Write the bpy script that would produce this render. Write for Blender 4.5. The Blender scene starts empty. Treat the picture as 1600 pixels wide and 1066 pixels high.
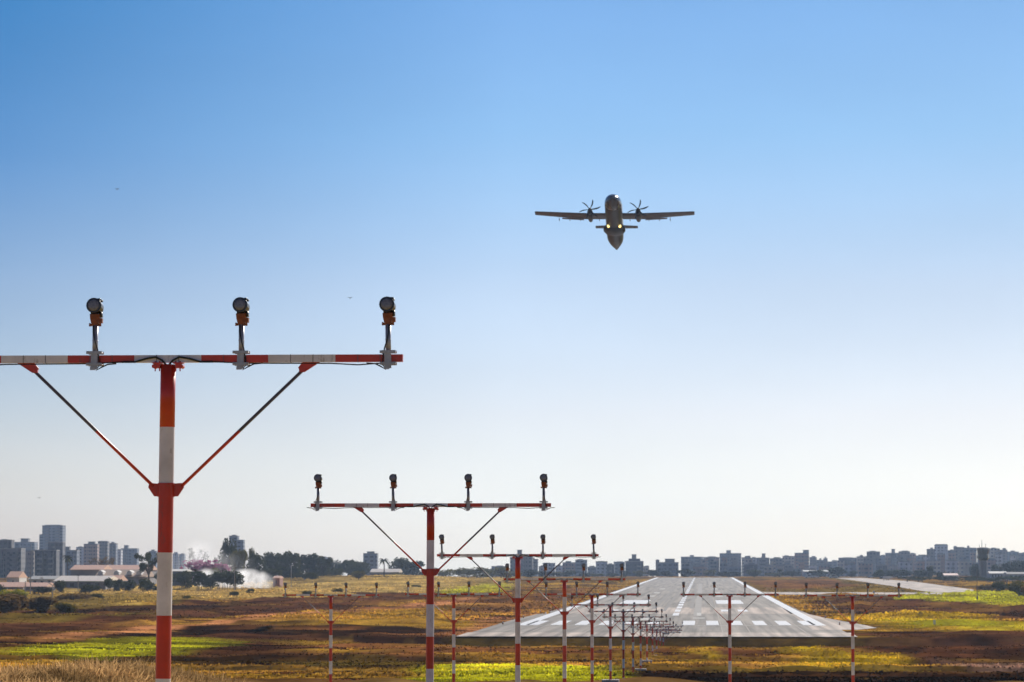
import bpy, math, random
import numpy as np
from mathutils import Vector, Matrix, Euler
R = math.radians
rnd = random.Random(7)
S = bpy.context.scene
COL = S.collection

# ------------------------------------------------------------------ camera
F = 5315.0; HOR = 878.0; CH = 9.57
PITCH = math.atan((HOR-533)/F)
YAW = math.atan(298*math.cos(PITCH)/F)
cd = bpy.data.cameras.new('camera'); cam = bpy.data.objects.new('camera', cd); COL.objects.link(cam)
cd.sensor_width = 36; cd.lens = 36*F/1600; cd.clip_start = 0.5; cd.clip_end = 40000
cam.location = (0, 0, CH); cam.rotation_euler = (math.pi/2+PITCH, 0, YAW)
cd.dof.use_dof = True; cd.dof.focus_distance = 50; cd.dof.aperture_fstop = 9
S.camera = cam
CM = Euler((math.pi/2+PITCH, 0, YAW)).to_matrix()
def ray(px, py): return CM @ Vector(((px-800)/F, (533-py)/F, -1))
def PY(px, py, Y):                       # point of the picture ray at distance Y down the field
    r = ray(px, py); t = Y/r.y; return Vector((r.x*t, Y, CH+r.z*t))
def G(px, py, z=0.0):                    # where the picture ray meets level z
    r = ray(px, py); t = (z-CH)/r.z; return Vector((r.x*t, r.y*t, z))

# ------------------------------------------------------------------ sky, sun, exposure
SAZ, SEL = 24, 29
w = bpy.data.worlds.new('World'); S.world = w; w.use_nodes = True
nt = w.node_tree; N = nt.nodes; L = nt.links; N.clear()
out = N.new('ShaderNodeOutputWorld'); bg = N.new('ShaderNodeBackground')
sky = N.new('ShaderNodeTexSky'); sky.sky_type = 'NISHITA'; sky.sun_disc = False
sky.sun_elevation = R(SEL); sky.sun_rotation = R(SAZ); sky.altitude = 600
sky.air_density = 1.0; sky.dust_density = 1.2; sky.ozone_density = 2.0
# clear dry-season air: deep blue overhead and away from the sun, whitening towards the horizon
def wn(t, **k):
    n_ = N.new(t)
    for a_, b_ in k.items(): setattr(n_, a_, b_)
    return n_
wtc = wn('ShaderNodeTexCoord'); wsp = wn('ShaderNodeSeparateXYZ'); L.new(wtc.outputs['Generated'], wsp.inputs[0])
def ramp(stops):
    cr = wn('ShaderNodeValToRGB'); mr = wn('ShaderNodeMapRange'); mr.inputs['From Max'].default_value = 1.0; L.new(wsp.outputs[2], mr.inputs['Value'])
    pw = wn('ShaderNodeMath', operation='POWER'); pw.inputs[1].default_value = .5; L.new(mr.outputs[0], pw.inputs[0]); L.new(pw.outputs[0], cr.inputs[0])
    e = cr.color_ramp.elements
    for i, (z_, c_) in enumerate(stops):
        el = e[i] if i < 2 else e.new(math.sqrt(z_))
        el.position = math.sqrt(z_); el.color = (*[k*q_/1.5 for k, q_ in zip(c_, (.832, .886, .970))], 1)
    return cr.outputs[0]
rC = ramp([(0, (.98, 1.15, 1.56)), (1, (.40, .46, .54)), (.0184, (1.0, 1.10, 1.40)), (.0429, (.93, .96, 1.20)), (.0805, (.77, .84, 1.04)), (.1257, (.52, .765, 1.02)), (.1643, (.42, .68, .97)), (.3, (.33, .47, .72))])
rL = ramp([(0, (.95, .97, 1.24)), (1, (.40, .46, .54)), (.0184, (.95, .955, 1.12)), (.0316, (.88, .895, 1.08)), (.0805, (.545, .66, .905)), (.1182, (.265, .50, .81)), (.1643, (.130, .43, .73)), (.3, (.34, .47, .68))])
hv = wn('ShaderNodeVectorMath', operation='MULTIPLY'); L.new(wtc.outputs['Generated'], hv.inputs[0]); hv.inputs[1].default_value = (1, 1, 0)
hn = wn('ShaderNodeVectorMath', operation='NORMALIZE'); L.new(hv.outputs[0], hn.inputs[0])
dt = wn('ShaderNodeVectorMath', operation='DOT_PRODUCT'); L.new(hn.outputs[0], dt.inputs[0]); dt.inputs[1].default_value = (math.sin(R(24)), math.cos(R(24)), 0)
tm = wn('ShaderNodeMapRange'); tm.inputs['From Min'].default_value = .889; tm.inputs['From Max'].default_value = .812; L.new(dt.outputs['Value'], tm.inputs['Value'])
mxa = wn('ShaderNodeMix', data_type='RGBA'); L.new(tm.outputs[0], mxa.inputs[0]); L.new(rC, mxa.inputs[6]); L.new(rL, mxa.inputs[7])
mxb = wn('ShaderNodeMix', data_type='RGBA', blend_type='MULTIPLY'); mxb.inputs[0].default_value = 1; L.new(sky.outputs[0], mxb.inputs[6]); L.new(mxa.outputs[2], mxb.inputs[7])
tr_ = wn('ShaderNodeMapRange'); tr_.inputs['From Min'].default_value = .889; tr_.inputs['From Max'].default_value = .945; tr_.inputs['To Min'].default_value = 1; tr_.inputs['To Max'].default_value = .885; L.new(dt.outputs['Value'], tr_.inputs['Value'])
mxc = wn('ShaderNodeMix', data_type='RGBA', blend_type='MULTIPLY'); mxc.inputs[0].default_value = 1; L.new(mxb.outputs[2], mxc.inputs[6]); L.new(tr_.outputs[0], mxc.inputs[7])
wnz = wn('ShaderNodeTexNoise'); wnz.inputs['Scale'].default_value = 7; wnz.inputs['Detail'].default_value = 4; wmp = wn('ShaderNodeMapping'); wmp.inputs['Scale'].default_value = (1, 1, 3.5)
L.new(wtc.outputs['Generated'], wmp.inputs[0]); L.new(wmp.outputs[0], wnz.inputs['Vector']); wmr = wn('ShaderNodeMapRange'); wmr.inputs['From Min'].default_value = .3; wmr.inputs['From Max'].default_value = .7
wmr.inputs['To Min'].default_value = .965; wmr.inputs['To Max'].default_value = 1.035; L.new(wnz.outputs['Fac'], wmr.inputs[0])
mxd = wn('ShaderNodeMix', data_type='RGBA', blend_type='MULTIPLY'); mxd.inputs[0].default_value = 1; L.new(mxc.outputs[2], mxd.inputs[6]); L.new(wmr.outputs[0], mxd.inputs[7])
L.new(mxd.outputs[2], bg.inputs[0]); bg.inputs[1].default_value = 0.117
L.new(bg.outputs[0], out.inputs[0])
sd = bpy.data.lights.new('sun', 'SUN'); sd.energy = 5.0; sd.angle = R(0.5); sd.color = (1, .93, .82)
sun = bpy.data.objects.new('sun', sd); COL.objects.link(sun)
sv = Vector((math.sin(R(SAZ))*math.cos(R(SEL)), math.cos(R(SAZ))*math.cos(R(SEL)), math.sin(R(SEL))))
sun.rotation_euler = sv.to_track_quat('Z', 'Y').to_euler()
S.view_settings.view_transform = 'Standard'; S.view_settings.look = 'None'
S.view_settings.gamma = 1; S.view_settings.exposure = 0.25
S.render.engine = 'CYCLES'
S.cycles.volume_bounces = 3; S.cycles.volume_max_steps = 256; S.cycles.volume_step_rate = 1.0

# ------------------------------------------------------------------ helpers
def mat(name, rgb, rough=.7, var=.15, scale=3.0, metal=0, transl=0, coat=0, bump=0, spec=None):
    m = bpy.data.materials.new(name); m.use_nodes = True
    n = m.node_tree.nodes; l = m.node_tree.links; b = n['Principled BSDF']
    b.inputs['Roughness'].default_value = rough; b.inputs['Metallic'].default_value = metal
    b.inputs['Coat Weight'].default_value = coat
    if spec is not None: b.inputs['Specular IOR Level'].default_value = spec
    tc = n.new('ShaderNodeTexCoord'); nz = n.new('ShaderNodeTexNoise'); nz.inputs['Scale'].default_value = scale
    nz.inputs['Detail'].default_value = 6; nz.inputs['Roughness'].default_value = .65
    l.new(tc.outputs['Object'], nz.inputs['Vector'])
    mr = n.new('ShaderNodeMapRange'); mr.inputs['From Min'].default_value = .25; mr.inputs['From Max'].default_value = .75
    mr.inputs['To Min'].default_value = 1-var; mr.inputs['To Max'].default_value = 1+var
    l.new(nz.outputs['Fac'], mr.inputs['Value'])
    mx = n.new('ShaderNodeMix'); mx.data_type = 'RGBA'; mx.blend_type = 'MULTIPLY'; mx.inputs[0].default_value = 1
    mx.inputs[6].default_value = (*rgb, 1); l.new(mr.outputs[0], mx.inputs[7]); l.new(mx.outputs[2], b.inputs['Base Color'])
    if bump:
        bp = n.new('ShaderNodeBump'); bp.inputs['Strength'].default_value = bump; l.new(nz.outputs['Fac'], bp.inputs['Height'])
        l.new(bp.outputs[0], b.inputs['Normal'])
    if transl:
        tr = n.new('ShaderNodeBsdfTranslucent'); l.new(mx.outputs[2], tr.inputs[0]); ms = n.new('ShaderNodeMixShader')
        ms.inputs[0].default_value = transl; l.new(b.outputs[0], ms.inputs[1]); l.new(tr.outputs[0], ms.inputs[2])
        l.new(ms.outputs[0], n['Material Output'].inputs[0])
    return m
def matte(m, rough=0.0, transl=0):
    # earth and dry plants have no sheen: plain diffuse, with some light passing through leaves
    n = m.node_tree.nodes; l = m.node_tree.links; p = n['Principled BSDF']; d = n.new('ShaderNodeBsdfDiffuse'); d.inputs['Roughness'].default_value = rough
    l.new(p.inputs['Base Color'].links[0].from_socket, d.inputs['Color'])
    if p.inputs['Normal'].links: l.new(p.inputs['Normal'].links[0].from_socket, d.inputs['Normal'])
    for k in list(p.outputs[0].links): l.new(d.outputs[0], k.to_socket)
    return m

def facade(name, rgb, glass=(.05, .06, .08), fw=3.1, fh=3.0, ww=.5, wh=.42):
    m = mat(name, rgb, .85, .12, .15); n = m.node_tree.nodes; l = m.node_tree.links; b = n['Principled BSDF']
    src = b.inputs['Base Color'].links[0].from_socket
    tc = n.new('ShaderNodeTexCoord'); sp = n.new('ShaderNodeSeparateXYZ'); l.new(tc.outputs['Object'], sp.inputs[0])
    def mth(op, a, c=None):
        k = n.new('ShaderNodeMath'); k.operation = op
        for i, v in enumerate((a, c)):
            if v is None: continue
            if isinstance(v, (int, float)): k.inputs[i].default_value = v
            else: l.new(v, k.inputs[i])
        return k.outputs[0]
    u = mth('FRACT', mth('DIVIDE', mth('ADD', sp.outputs[0], sp.outputs[1]), fw))
    v = mth('FRACT', mth('DIVIDE', sp.outputs[2], fh))
    a = mth('LESS_THAN', u, ww); c = mth('LESS_THAN', v, wh)
    geo = n.new('ShaderNodeNewGeometry'); s2 = n.new('ShaderNodeSeparateXYZ'); l.new(geo.outputs['Normal'], s2.inputs[0])
    side = mth('LESS_THAN', mth('ABSOLUTE', s2.outputs[2]), .5)
    f = mth('MULTIPLY', mth('MULTIPLY', a, c), side)
    mx = n.new('ShaderNodeMix'); mx.data_type = 'RGBA'; l.new(f, mx.inputs[0]); l.new(src, mx.inputs[6]); mx.inputs[7].default_value = (*glass, 1)
    l.new(mx.outputs[2], b.inputs['Base Color'])
    return m

def vcol_mat(name, transl=0, rough=.9, scale=.6, var=.3):
    m = mat(name, (1, 1, 1), rough, var, scale, transl=transl, spec=.15)
    n = m.node_tree.nodes; l = m.node_tree.links
    at = n.new('ShaderNodeAttribute'); at.attribute_name = 'col'
    mx = [k for k in n if k.bl_idname == 'ShaderNodeMix'][0]; l.new(at.outputs['Color'], mx.inputs[6])
    return m

class MB:
    def __init__(s): s.v = []; s.f = []; s.m = []
    def add(s, vs, fs, mi=0):
        o = len(s.v); s.v += [tuple(v) for v in vs]; s.f += [tuple(i+o for i in f) for f in fs]; s.m += [mi]*len(fs)
    def box(s, c, size, mi=0, rot=None):
        x, y, z = (k/2 for k in size); c = Vector(c)
        vs = [Vector((a*x, b*y, d*z)) for a in (-1, 1) for b in (-1, 1) for d in (-1, 1)]
        if rot is not None: vs = [rot @ v for v in vs]
        s.add([v+c for v in vs], [(0,1,3,2),(4,6,7,5),(0,4,5,1),(2,3,7,6),(0,2,6,4),(1,5,7,3)], mi)
    def tube(s, pts, rs, n=12, mi=0, cap=True, mis=None):
        pts = [Vector(p) for p in pts]
        if not hasattr(rs, '__len__'): rs = [rs]*len(pts)
        rings = []
        for i, p in enumerate(pts):
            t = (pts[min(i+1, len(pts)-1)]-pts[max(i-1, 0)]).normalized()
            a = t.cross(Vector((0, 1, 0)) if abs(t.y) < .9 else Vector((0, 0, 1))).normalized(); b = t.cross(a)
            rings += [p+(a*math.cos(2*math.pi*k/n)+b*math.sin(2*math.pi*k/n))*rs[i] for k in range(n)]
        o = len(s.v); s.v += [tuple(v) for v in rings]
        for i in range(len(pts)-1):
            for k in range(n):
                s.f.append((o+i*n+k, o+i*n+(k+1)%n, o+(i+1)*n+(k+1)%n, o+(i+1)*n+k)); s.m.append(mis[i] if mis else mi)
        if cap:
            s.f.append(tuple(o+k for k in range(n))[::-1]); s.m.append(mis[0] if mis else mi)
            s.f.append(tuple(o+(len(pts)-1)*n+k for k in range(n))); s.m.append(mis[-1] if mis else mi)
    def prism(s, poly, y0, y1, mi=0):    # poly in x,z extruded along y
        n = len(poly); vs = [(x, y0, z) for x, z in poly]+[(x, y1, z) for x, z in poly]
        s.add(vs, [tuple(range(n)), tuple(range(2*n-1, n-1, -1))]+[(i, i+n, (i+1)%n+n, (i+1)%n) for i in range(n)], mi)
    def mesh(s, name, mats, smooth=False):
        me = bpy.data.meshes.new(name); me.from_pydata(s.v, [], s.f)
        for m in (mats if isinstance(mats, (list, tuple)) else [mats]): me.materials.append(m)
        me.polygons.foreach_set('material_index', s.m)
        if smooth: me.polygons.foreach_set('use_smooth', [len(f) <= 4 for f in s.f])
        me.update(); return me
    def build(s, name, mats, parent=None, loc=None, smooth=False):
        return link(name, s.mesh(name, mats, smooth), parent, loc)

def link(name, me, parent=None, loc=None):
    o = bpy.data.objects.new(name, me); COL.objects.link(o)
    if parent: o.parent = parent
    if loc is not None: o.location = loc
    return o
def tag(o, label=None, cat=None, group=None, kind=None):
    if label: o['label'] = label
    if cat: o['category'] = cat
    if group: o['group'] = group
    if kind: o['kind'] = kind
    return o
def thing(name, loc, label, cat, group=None, rz=0):
    o = bpy.data.objects.new(name, None); COL.objects.link(o); o.location = loc; o.rotation_euler.z = rz
    o.empty_display_size = .5
    return tag(o, label, cat, group)
def ordinal(i):
    return ['first','second','third','fourth','fifth','sixth','seventh','eighth','ninth','tenth','eleventh','twelfth','thirteenth',
            'fourteenth','fifteenth','sixteenth','seventeenth','eighteenth','nineteenth','twentieth','twenty-first','twenty-second',
            'twenty-third','twenty-fourth','twenty-fifth','twenty-sixth','twenty-seventh','twenty-eighth','twenty-ninth','thirtieth',
            'thirty-first','thirty-second','thirty-third','thirty-fourth','thirty-fifth','thirty-sixth','thirty-seventh','thirty-eighth'][i]

# value noise in numpy
_T = np.random.RandomState(3).rand(256, 256)
def vn(x, y):
    xi = np.floor(x).astype(int); yi = np.floor(y).astype(int); fx = x-xi; fy = y-yi
    fx = fx*fx*(3-2*fx); fy = fy*fy*(3-2*fy)
    a = _T[xi & 255, yi & 255]; b = _T[(xi+1) & 255, yi & 255]; c = _T[xi & 255, (yi+1) & 255]; d = _T[(xi+1) & 255, (yi+1) & 255]
    return (a*(1-fx)+b*fx)*(1-fy)+(c*(1-fx)+d*fx)*fy
def fbm(x, y, s, oct=4):
    r = 0; a = .5; t = 0
    for k in range(oct):
        r = r+a*vn(x/s*2**k+17.3*k, y/s*2**k+5.1*k); t += a; a *= .55
    return r/t
def sst(a, b, x):
    t = np.clip((x-a)/(b-a), 0, 1); return t*t*(3-2*t)

AX = -4.89                               # runway centre line, runs along +Y
D_T = 514.0                              # threshold
prof = [(-200,8.0),(0,7.9),(30,7.4),(60,5.6),(100,4.9),(150,3.75),(181,2.95),(205,2.2),(241,1.35),(252,1.05),(258.2,.62),(260.0,.58),(260.7,.95),(275,.62),(280,.32),(283.0,.26),(283.8,.62),(301,.45),(331,.4),(361,.25),
        (385,-.1),(398,-.6),(410,-.95),(434.4,-1.2),(436,-.03),(445,-.03),(2100,-.03),(2400,-.6),(4000,-14),(5400,-22),(16000,-40)]
PX = np.array([p[0] for p in prof]); PZ = np.array([p[1] for p in prof])
def in_poly(x, y, poly):
    r = np.zeros(x.shape, bool); n = len(poly); j = n-1
    for i in range(n):
        xi, yi = poly[i]; xj, yj = poly[j]
        if yi != yj:
            r ^= ((yi > y) != (yj > y)) & (x < (xj-xi)*(y-yi)/(yj-yi)+xi)
        j = i
    return r
TAXI = [[(p_.x, p_.y) for p_ in P_] for P_ in ((G(1305, 903.4), G(1345, 903.2), G(1425, 908.5), G(1524, 922), G(1518, 926), G(1455, 926), G(1400, 917), G(1340, 908)),
        (G(1180, 925.2), G(1475, 926.4), G(1470, 929.4), G(1190, 929.2)), (G(1270, 984.5), G(1340, 984.5), G(1371, 981.5), G(1345, 976), G(1290, 966), G(1240, 954.5), G(1222, 950)))]
def height(x, y, fine=True):
    x = np.asarray(x, float); y = np.asarray(y, float)
    wob = (fbm(x, x*0+3.3, 45, 3)-.5)*16*(1-sst(300, 360, y))*sst(215, 245, y)
    z = np.interp(y+wob, PX, PZ)
    def pit(y0, h, L, x0, x1, k):
        # a cut with a steep far bank
        yy_ = y0+(fbm(x, x*0+k, 30, 3)-.5)*22; q_ = np.clip(1-(yy_-y)/L, 0, 1)*(y < yy_)
        return -h*q_*sst(x0-8, x0+8, x)*sst(x1+8, x1-8, x)
    z = z+pit(466, .55, 14, -150, -40, 1.7)+pit(520, .4, 12, -75, -38, 4.1)+pit(610, .55, 22, -170, -60, 7.9)+pit(720, .5, 26, -190, -45, 9.3)
    z = z+pit(398, .6, 14, 26, 60, 12.2)+pit(335, .35, 10, -60, 40, 15.5)+pit(372, .3, 9, -80, -14, 21.1)+pit(640, .5, 22, 45, 120, 23.9)+pit(820, .5, 26, 40, 130, 31.3)
    # left shoulder near the camera carries the dry grass
    z = z+sst(-2.4, -8.0, x)*np.exp(-((y-47)/10)**2)*1.52
    # ditch fades to a plain slope away from the runway end
    zs = np.interp(y, [385, 445], [-.1, -.03]); k = sst(30, 60, np.abs(x-AX-5)); inr = (y > 385) & (y < 445)
    z = np.where(inr, z*(1-k)+zs*k, z)
    # right hillside under the far city, low ridge far left
    z = z+sst(2300, 3600, y)*sst(.03, .09, x/np.maximum(y, 1))*14
    z = z+np.exp(-((y-1500)/130)**2)*sst(-.045, -.085, x/np.maximum(y, 1))*sst(-.14, -.105, x/np.maximum(y, 1))*3.2
    rw = np.abs(x-AX)
    rough = sst(33, 40, rw)*(y > 436)+(y <= 436)*(1-.8*sst(375, 395, y)*sst(75, 50, rw))
    if fine:
        paved = np.zeros(x.shape)
        for P_ in TAXI:
            for dx, dy in ((0, 0), (4, 0), (-4, 0), (0, 14), (0, -14), (8, 20), (-8, -20), (0, -28)): paved = np.maximum(paved, in_poly(x+dx, y+dy, P_)*1.0)
        rough = rough*(1-paved)*sst(120, 210, y)*(1-sst(1800, 2200, y))
        n = (fbm(x*.55, y, 9, 5)-.5)*.8+(fbm(x*.35+90, y, 30, 3)-.5)*1.0
        # low windrows of spoil that run across the field
        wv = fbm(x*.16+7, y+(x*.12), 22, 3)
        n = n+np.exp(-((wv-.52)/.022)**2)*.6+np.exp(-((wv-.40)/.014)**2)*.45
        z = z+n*rough*(.75+.5*sst(430, 600, y))
    return z
def hz(x, y): return float(height(np.array([x]), np.array([y]))[0])

# ------------------------------------------------------------------ ground sheet
LIME=(.43,.41,.012); OCH=(.44,.25,.028); STRAW=(.50,.34,.10); SOIL=(.098,.036,.014); DARK=(.020,.009,.005); DIRT=(.50,.21,.08)  # LIME includes backlit grass glow; DARK doubles as shade on banks and ditches
OLIVE=(.175,.115,.016); BRN=(.225,.088,.026); PINK=(.36,.21,.145); YEL=(.52,.34,.015)
PATCH = [
 (STRAW, .9, [(-200,915),(500,905),(800,900),(800,918),(640,928),(420,938),(200,948),(-200,958)]),
 (OLIVE, .7, [(-200,935),(120,930),(330,935),(300,945),(130,952),(-200,960)]),
 (SOIL, 1, [(-200,965),(140,953),(300,945),(640,930),(780,920),(800,925),(640,943),(400,960),(240,972),(100,985),(-200,1000)]),
 (OLIVE, .9, [(-200,972),(0,968),(240,960),(240,964),(0,976),(-200,980)]),
 (DARK, .8, [(100,955),(250,949),(420,945),(420,949),(250,954),(100,962)]),
 (DARK, .8, [(60,990),(130,985),(180,987),(140,993)]),
 (DIRT, 1, [(40,1003),(90,990),(240,981),(400,963),(560,951),(760,937),(760,942),(560,960),(400,973),(240,990),(130,1003)]),
 (SOIL, 1, [(120,1004),(240,991),(420,972),(420,1000),(300,1002),(170,1003)]),
 (DARK, .9, [(150,1000),(240,991),(400,975),(430,978),(300,995),(200,1002)]),
 (LIME, 1, [(20,1018),(70,1006),(170,1001),(260,999),(320,999),(372,1003),(330,1014),(260,1026),(110,1034),(30,1026)]),
 (SOIL, .9, [(340,1012),(400,1006),(470,1010),(470,1030),(330,1034),(290,1026)]),
 (DARK, 1, [(130,1036),(260,1030),(420,1034),(700,1042),(700,1048),(400,1046),(100,1046)]),
 (OCH, .85, [(400,968),(560,955),(760,945),(880,935),(1000,905),(1025,903),(930,935),(820,960),(700,985),(640,972),(520,975)]),
 (LIME, .9, [(690,926),(720,919),(790,913),(800,918),(760,926),(700,932)]),
 (BRN, .9, [(700,945),(860,930),(940,915),(960,920),(860,950),(760,965),(700,965)]),
 (DARK, .9, [(400,988),(520,988),(640,981),(760,984),(760,989),(640,989),(520,995),(400,995)]),
 (DIRT, .8, [(690,990),(760,968),(900,945),(930,940),(860,955),(790,975),(735,992)]),
 (OCH, .8, [(440,1000),(520,996),(560,1004),(480,1012)]),
 (OCH, .7, [(560,1000),(640,996),(640,1004),(580,1006)]),
 (OLIVE, .9, [(400,1036),(560,1032),(720,1040),(700,1045),(500,1041)]),
 (LIME, .95, [(600,1075),(660,1052),(700,1043),(790,1040),(900,1046),(980,1056),(980,1075)]),
 (OCH, .8, [(960,1002),(1000,1003),(1015,1022),(1010,1040),(970,1044),(985,1022)]),
 (OLIVE, .9, [(720,994),(1400,996),(1400,999),(720,999)]),
 (DARK, .9, [(560,998),(760,1001),(960,1000),(1010,998),(1290,999),(1330,1010),(1200,1012),(1040,1008),(960,1004),(760,1006),(600,1003)]),  # shade on the bank face below the runway end, put into the colour
 (YEL, .9, [(1070,1008),(1110,1008),(1105,1024),(1095,1042),(1075,1044),(1082,1022)]),
 (OCH, .8, [(1020,1038),(1100,1040),(1100,1046),(1020,1048)]),
 (YEL, .95, [(1225,1012),(1290,1012),(1330,1024),(1400,1030),(1430,1036),(1330,1052),(1230,1050),(1245,1030)]),
 (OLIVE, .9, [(1100,1046),(1300,1050),(1600,1056),(1600,1062),(1100,1056)]),
 (DARK, 1, [(960,1044),(1200,1048),(1200,1051),(960,1048)]),  # shaded far wall of a ditch, painted as ground colour
 (DARK, 1, [(960,1055),(1240,1060),(1640,1064),(1640,1085),(960,1070)]),  # nearer ditch, its shade painted into the ground as well
 (YEL, .9, [(1360,1022),(1430,1026),(1440,1034),(1370,1032)]),
 (SOIL, 1, [(1385,986),(1480,987),(1800,997),(1800,1060),(1450,1044),(1330,1006),(1370,995)]),
 (DARK, .95, [(1390,1013),(1430,1007),(1500,998),(1510,1000),(1430,1012),(1470,1022),(1430,1020)]),
 (DARK, .8, [(1520,996),(1640,1000),(1640,1006),(1540,1004)]),
 (PINK, .8, [(1440,1034),(1520,1040),(1640,1042),(1640,1062),(1560,1056),(1480,1046)]),
 (OLIVE, .9, [(1140,905),(1360,903),(1420,912),(1500,930),(1300,928),(1180,925)]),
 (BRN, .9, [(1160,906),(1300,906),(1350,916),(1300,920),(1200,922)]),
 (OCH, .9, [(1170,928),(1215,930),(1290,950),(1400,966),(1440,984),(1330,990),(1360,978),(1260,955)]),
 (SOIL, .95, [(1245,938),(1330,936),(1450,938),(1560,948),(1800,962),(1800,972),(1450,966),(1330,962),(1270,952)]),
 (LIME, 1, [(1400,938),(1420,926),(1480,922),(1800,932),(1800,962),(1560,948),(1480,941)]),
 (YEL, 1, [(1310,964),(1380,960),(1440,962),(1560,970),(1800,980),(1800,992),(1560,990),(1440,984),(1380,978)]),
 (LIME, .8, [(1400,968),(1480,972),(1800,984),(1800,990),(1560,988),(1440,980)]),
]
def in_poly(x, y, poly):
    r = np.zeros(x.shape, bool); n = len(poly); j = n-1
    for i in range(n):
        xi, yi = poly[i]; xj, yj = poly[j]
        if yi != yj:
            r ^= ((yi > y) != (yj > y)) & (x < (xj-xi)*(y-yi)/(yj-yi)+xi)
        j = i
    return r
def zpx(py):
    # ground level met by a sight line this far below the horizon
    for Y in np.arange(200, 3000, 4.0):
        if CH-(py-HOR)/F*Y <= np.interp(Y, PX, PZ): return float(np.interp(Y, PX, PZ))
    return 0.
def ground_color(x, y):
    # work in a stretched frame (angle, 1/distance) so noise-warped borders keep a natural width at all ranges
    zz = height(x, y, False)
    wx = (fbm(x, y, 14, 4)-.5); wy = (fbm(x+333, y+91, 10, 4)-.5)
    base = np.array(BRN)[None]*np.ones((len(x), 1))
    n1 = fbm(x*.5, y, 26, 5); n2 = fbm(x*.6+50, y, 7, 4)
    def mix(c, k):
        nonlocal base
        k = np.clip(k, 0, 1)[:, None]; base = base*(1-k)+np.array(c)[None]*k
    n3 = fbm(x*.22+11, y+.2*x, 9, 4); mix(OCH, sst(.50, .62, n1)*.6); mix(OCH, sst(.55, .66, n3)*.8); mix(DARK, sst(.46, .36, n1)*.7); mix(DARK, sst(.42, .33, n3)*.8); mix(SOIL, sst(.52, .68, n2)*.5)
    far = sst(900, 1300, y); mix(OLIVE, far*.3)
    near = 1-sst(150, 200, y); mix(STRAW, near)
    xw = x+wx*9*np.clip(y/400, .5, 3); yw = y+(wy*14+(n2-.5)*8)*np.clip(y/500, .5, 3)
    for c, a, poly in PATCH:
        P = [G(px, py, zpx(py)) for px, py in poly]; P = [(p.x, p.y) for p in P]
        x0 = min(p[0] for p in P)-30; x1 = max(p[0] for p in P)+30; y0 = min(p[1] for p in P)-90; y1 = max(p[1] for p in P)+90
        idx = np.where((x > x0) & (x < x1) & (y > y0) & (y < y1))[0]
        if not len(idx): continue
        k = np.zeros(len(idx))
        for dx, dy in ((0,0),(.6,.02),(-.6,-.02),(.2,.035),(-.2,-.035)):
            k += in_poly(xw[idx]+dx*2, yw[idx]*(1+dy*.35), P)
        kk = np.zeros(len(x)); kk[idx] = k/5*a*(.62+.38*sst(.3, .6, n2[idx])); mix(c, kk)
    f = (.05+1.9*fbm(x*.6, y, 3.5, 5))*(.3+1.4*fbm(x*.3, y+.15*x, 9, 3))*(1-.55*sst(.60, .70, fbm(x*.25+40, y+.3*x, 14, 4)))
    return base*f[:, None]

rowsY = list(np.linspace(-80, 30, 30, endpoint=False))+list(np.linspace(30, 64, 100, endpoint=False))+list(np.linspace(64, 200, 50, endpoint=False))+list(1/np.linspace(1/200., 1/2300., 520, endpoint=False))+list(np.geomspace(2300, 5300, 30))
tt = np.linspace(-1, 1, 561); tcol = np.sign(tt)*(np.abs(tt)*.62+.38*np.abs(tt)**3)
rows = np.array(rowsY); Wd = np.maximum(70, .30*(rows+60))
XX = tcol[None, :]*Wd[:, None]-.02*np.maximum(rows, 0)[:, None]; YY = np.repeat(rows[:, None], len(tcol), 1)
x = XX.ravel(); y = YY.ravel(); z = height(x, y)
nr, nc = XX.shape
me = bpy.data.meshes.new('ground')
vid = np.arange(nr*nc).reshape(nr, nc)
quads = np.stack([vid[:-1, :-1], vid[:-1, 1:], vid[1:, 1:], vid[1:, :-1]], -1).reshape(-1, 4)
me.vertices.add(nr*nc); me.vertices.foreach_set('co', np.stack([x, y, z], 1).ravel())
me.loops.add(len(quads)*4); me.loops.foreach_set('vertex_index', quads.ravel())
me.polygons.add(len(quads)); me.polygons.foreach_set('loop_start', np.arange(len(quads))*4); me.polygons.foreach_set('loop_total', np.full(len(quads), 4))
me.polygons.foreach_set('use_smooth', np.ones(len(quads), bool))
gc = ground_color(x, y)
ca = me.color_attributes.new('col', 'FLOAT_COLOR', 'POINT'); ca.data.foreach_set('color', np.concatenate([gc, np.ones((len(gc), 1))], 1).ravel())
me.update(); me.validate()
gm = vcol_mat('field_earth', scale=.5, var=.45)
bn = gm.node_tree.nodes.new('ShaderNodeBump'); bn.inputs['Strength'].default_value = .35; bn.inputs['Distance'].default_value = .25
nz2 = gm.node_tree.nodes.new('ShaderNodeTexNoise'); nz2.inputs['Scale'].default_value = 1.6; nz2.inputs['Detail'].default_value = 8
tc2 = gm.node_tree.nodes.new('ShaderNodeTexCoord'); gm.node_tree.links.new(tc2.outputs['Object'], nz2.inputs['Vector'])
gm.node_tree.links.new(nz2.outputs['Fac'], bn.inputs['Height']); gm.node_tree.links.new(bn.outputs[0], gm.node_tree.nodes['Principled BSDF'].inputs['Normal'])
gm.node_tree.nodes['Principled BSDF'].inputs['Roughness'].default_value = 1
gm.node_tree.nodes['Principled BSDF'].inputs['Specular IOR Level'].default_value = .05
matte(gm); me.materials.append(gm); ground = link('ground', me); tag(ground, kind='structure')

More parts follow.
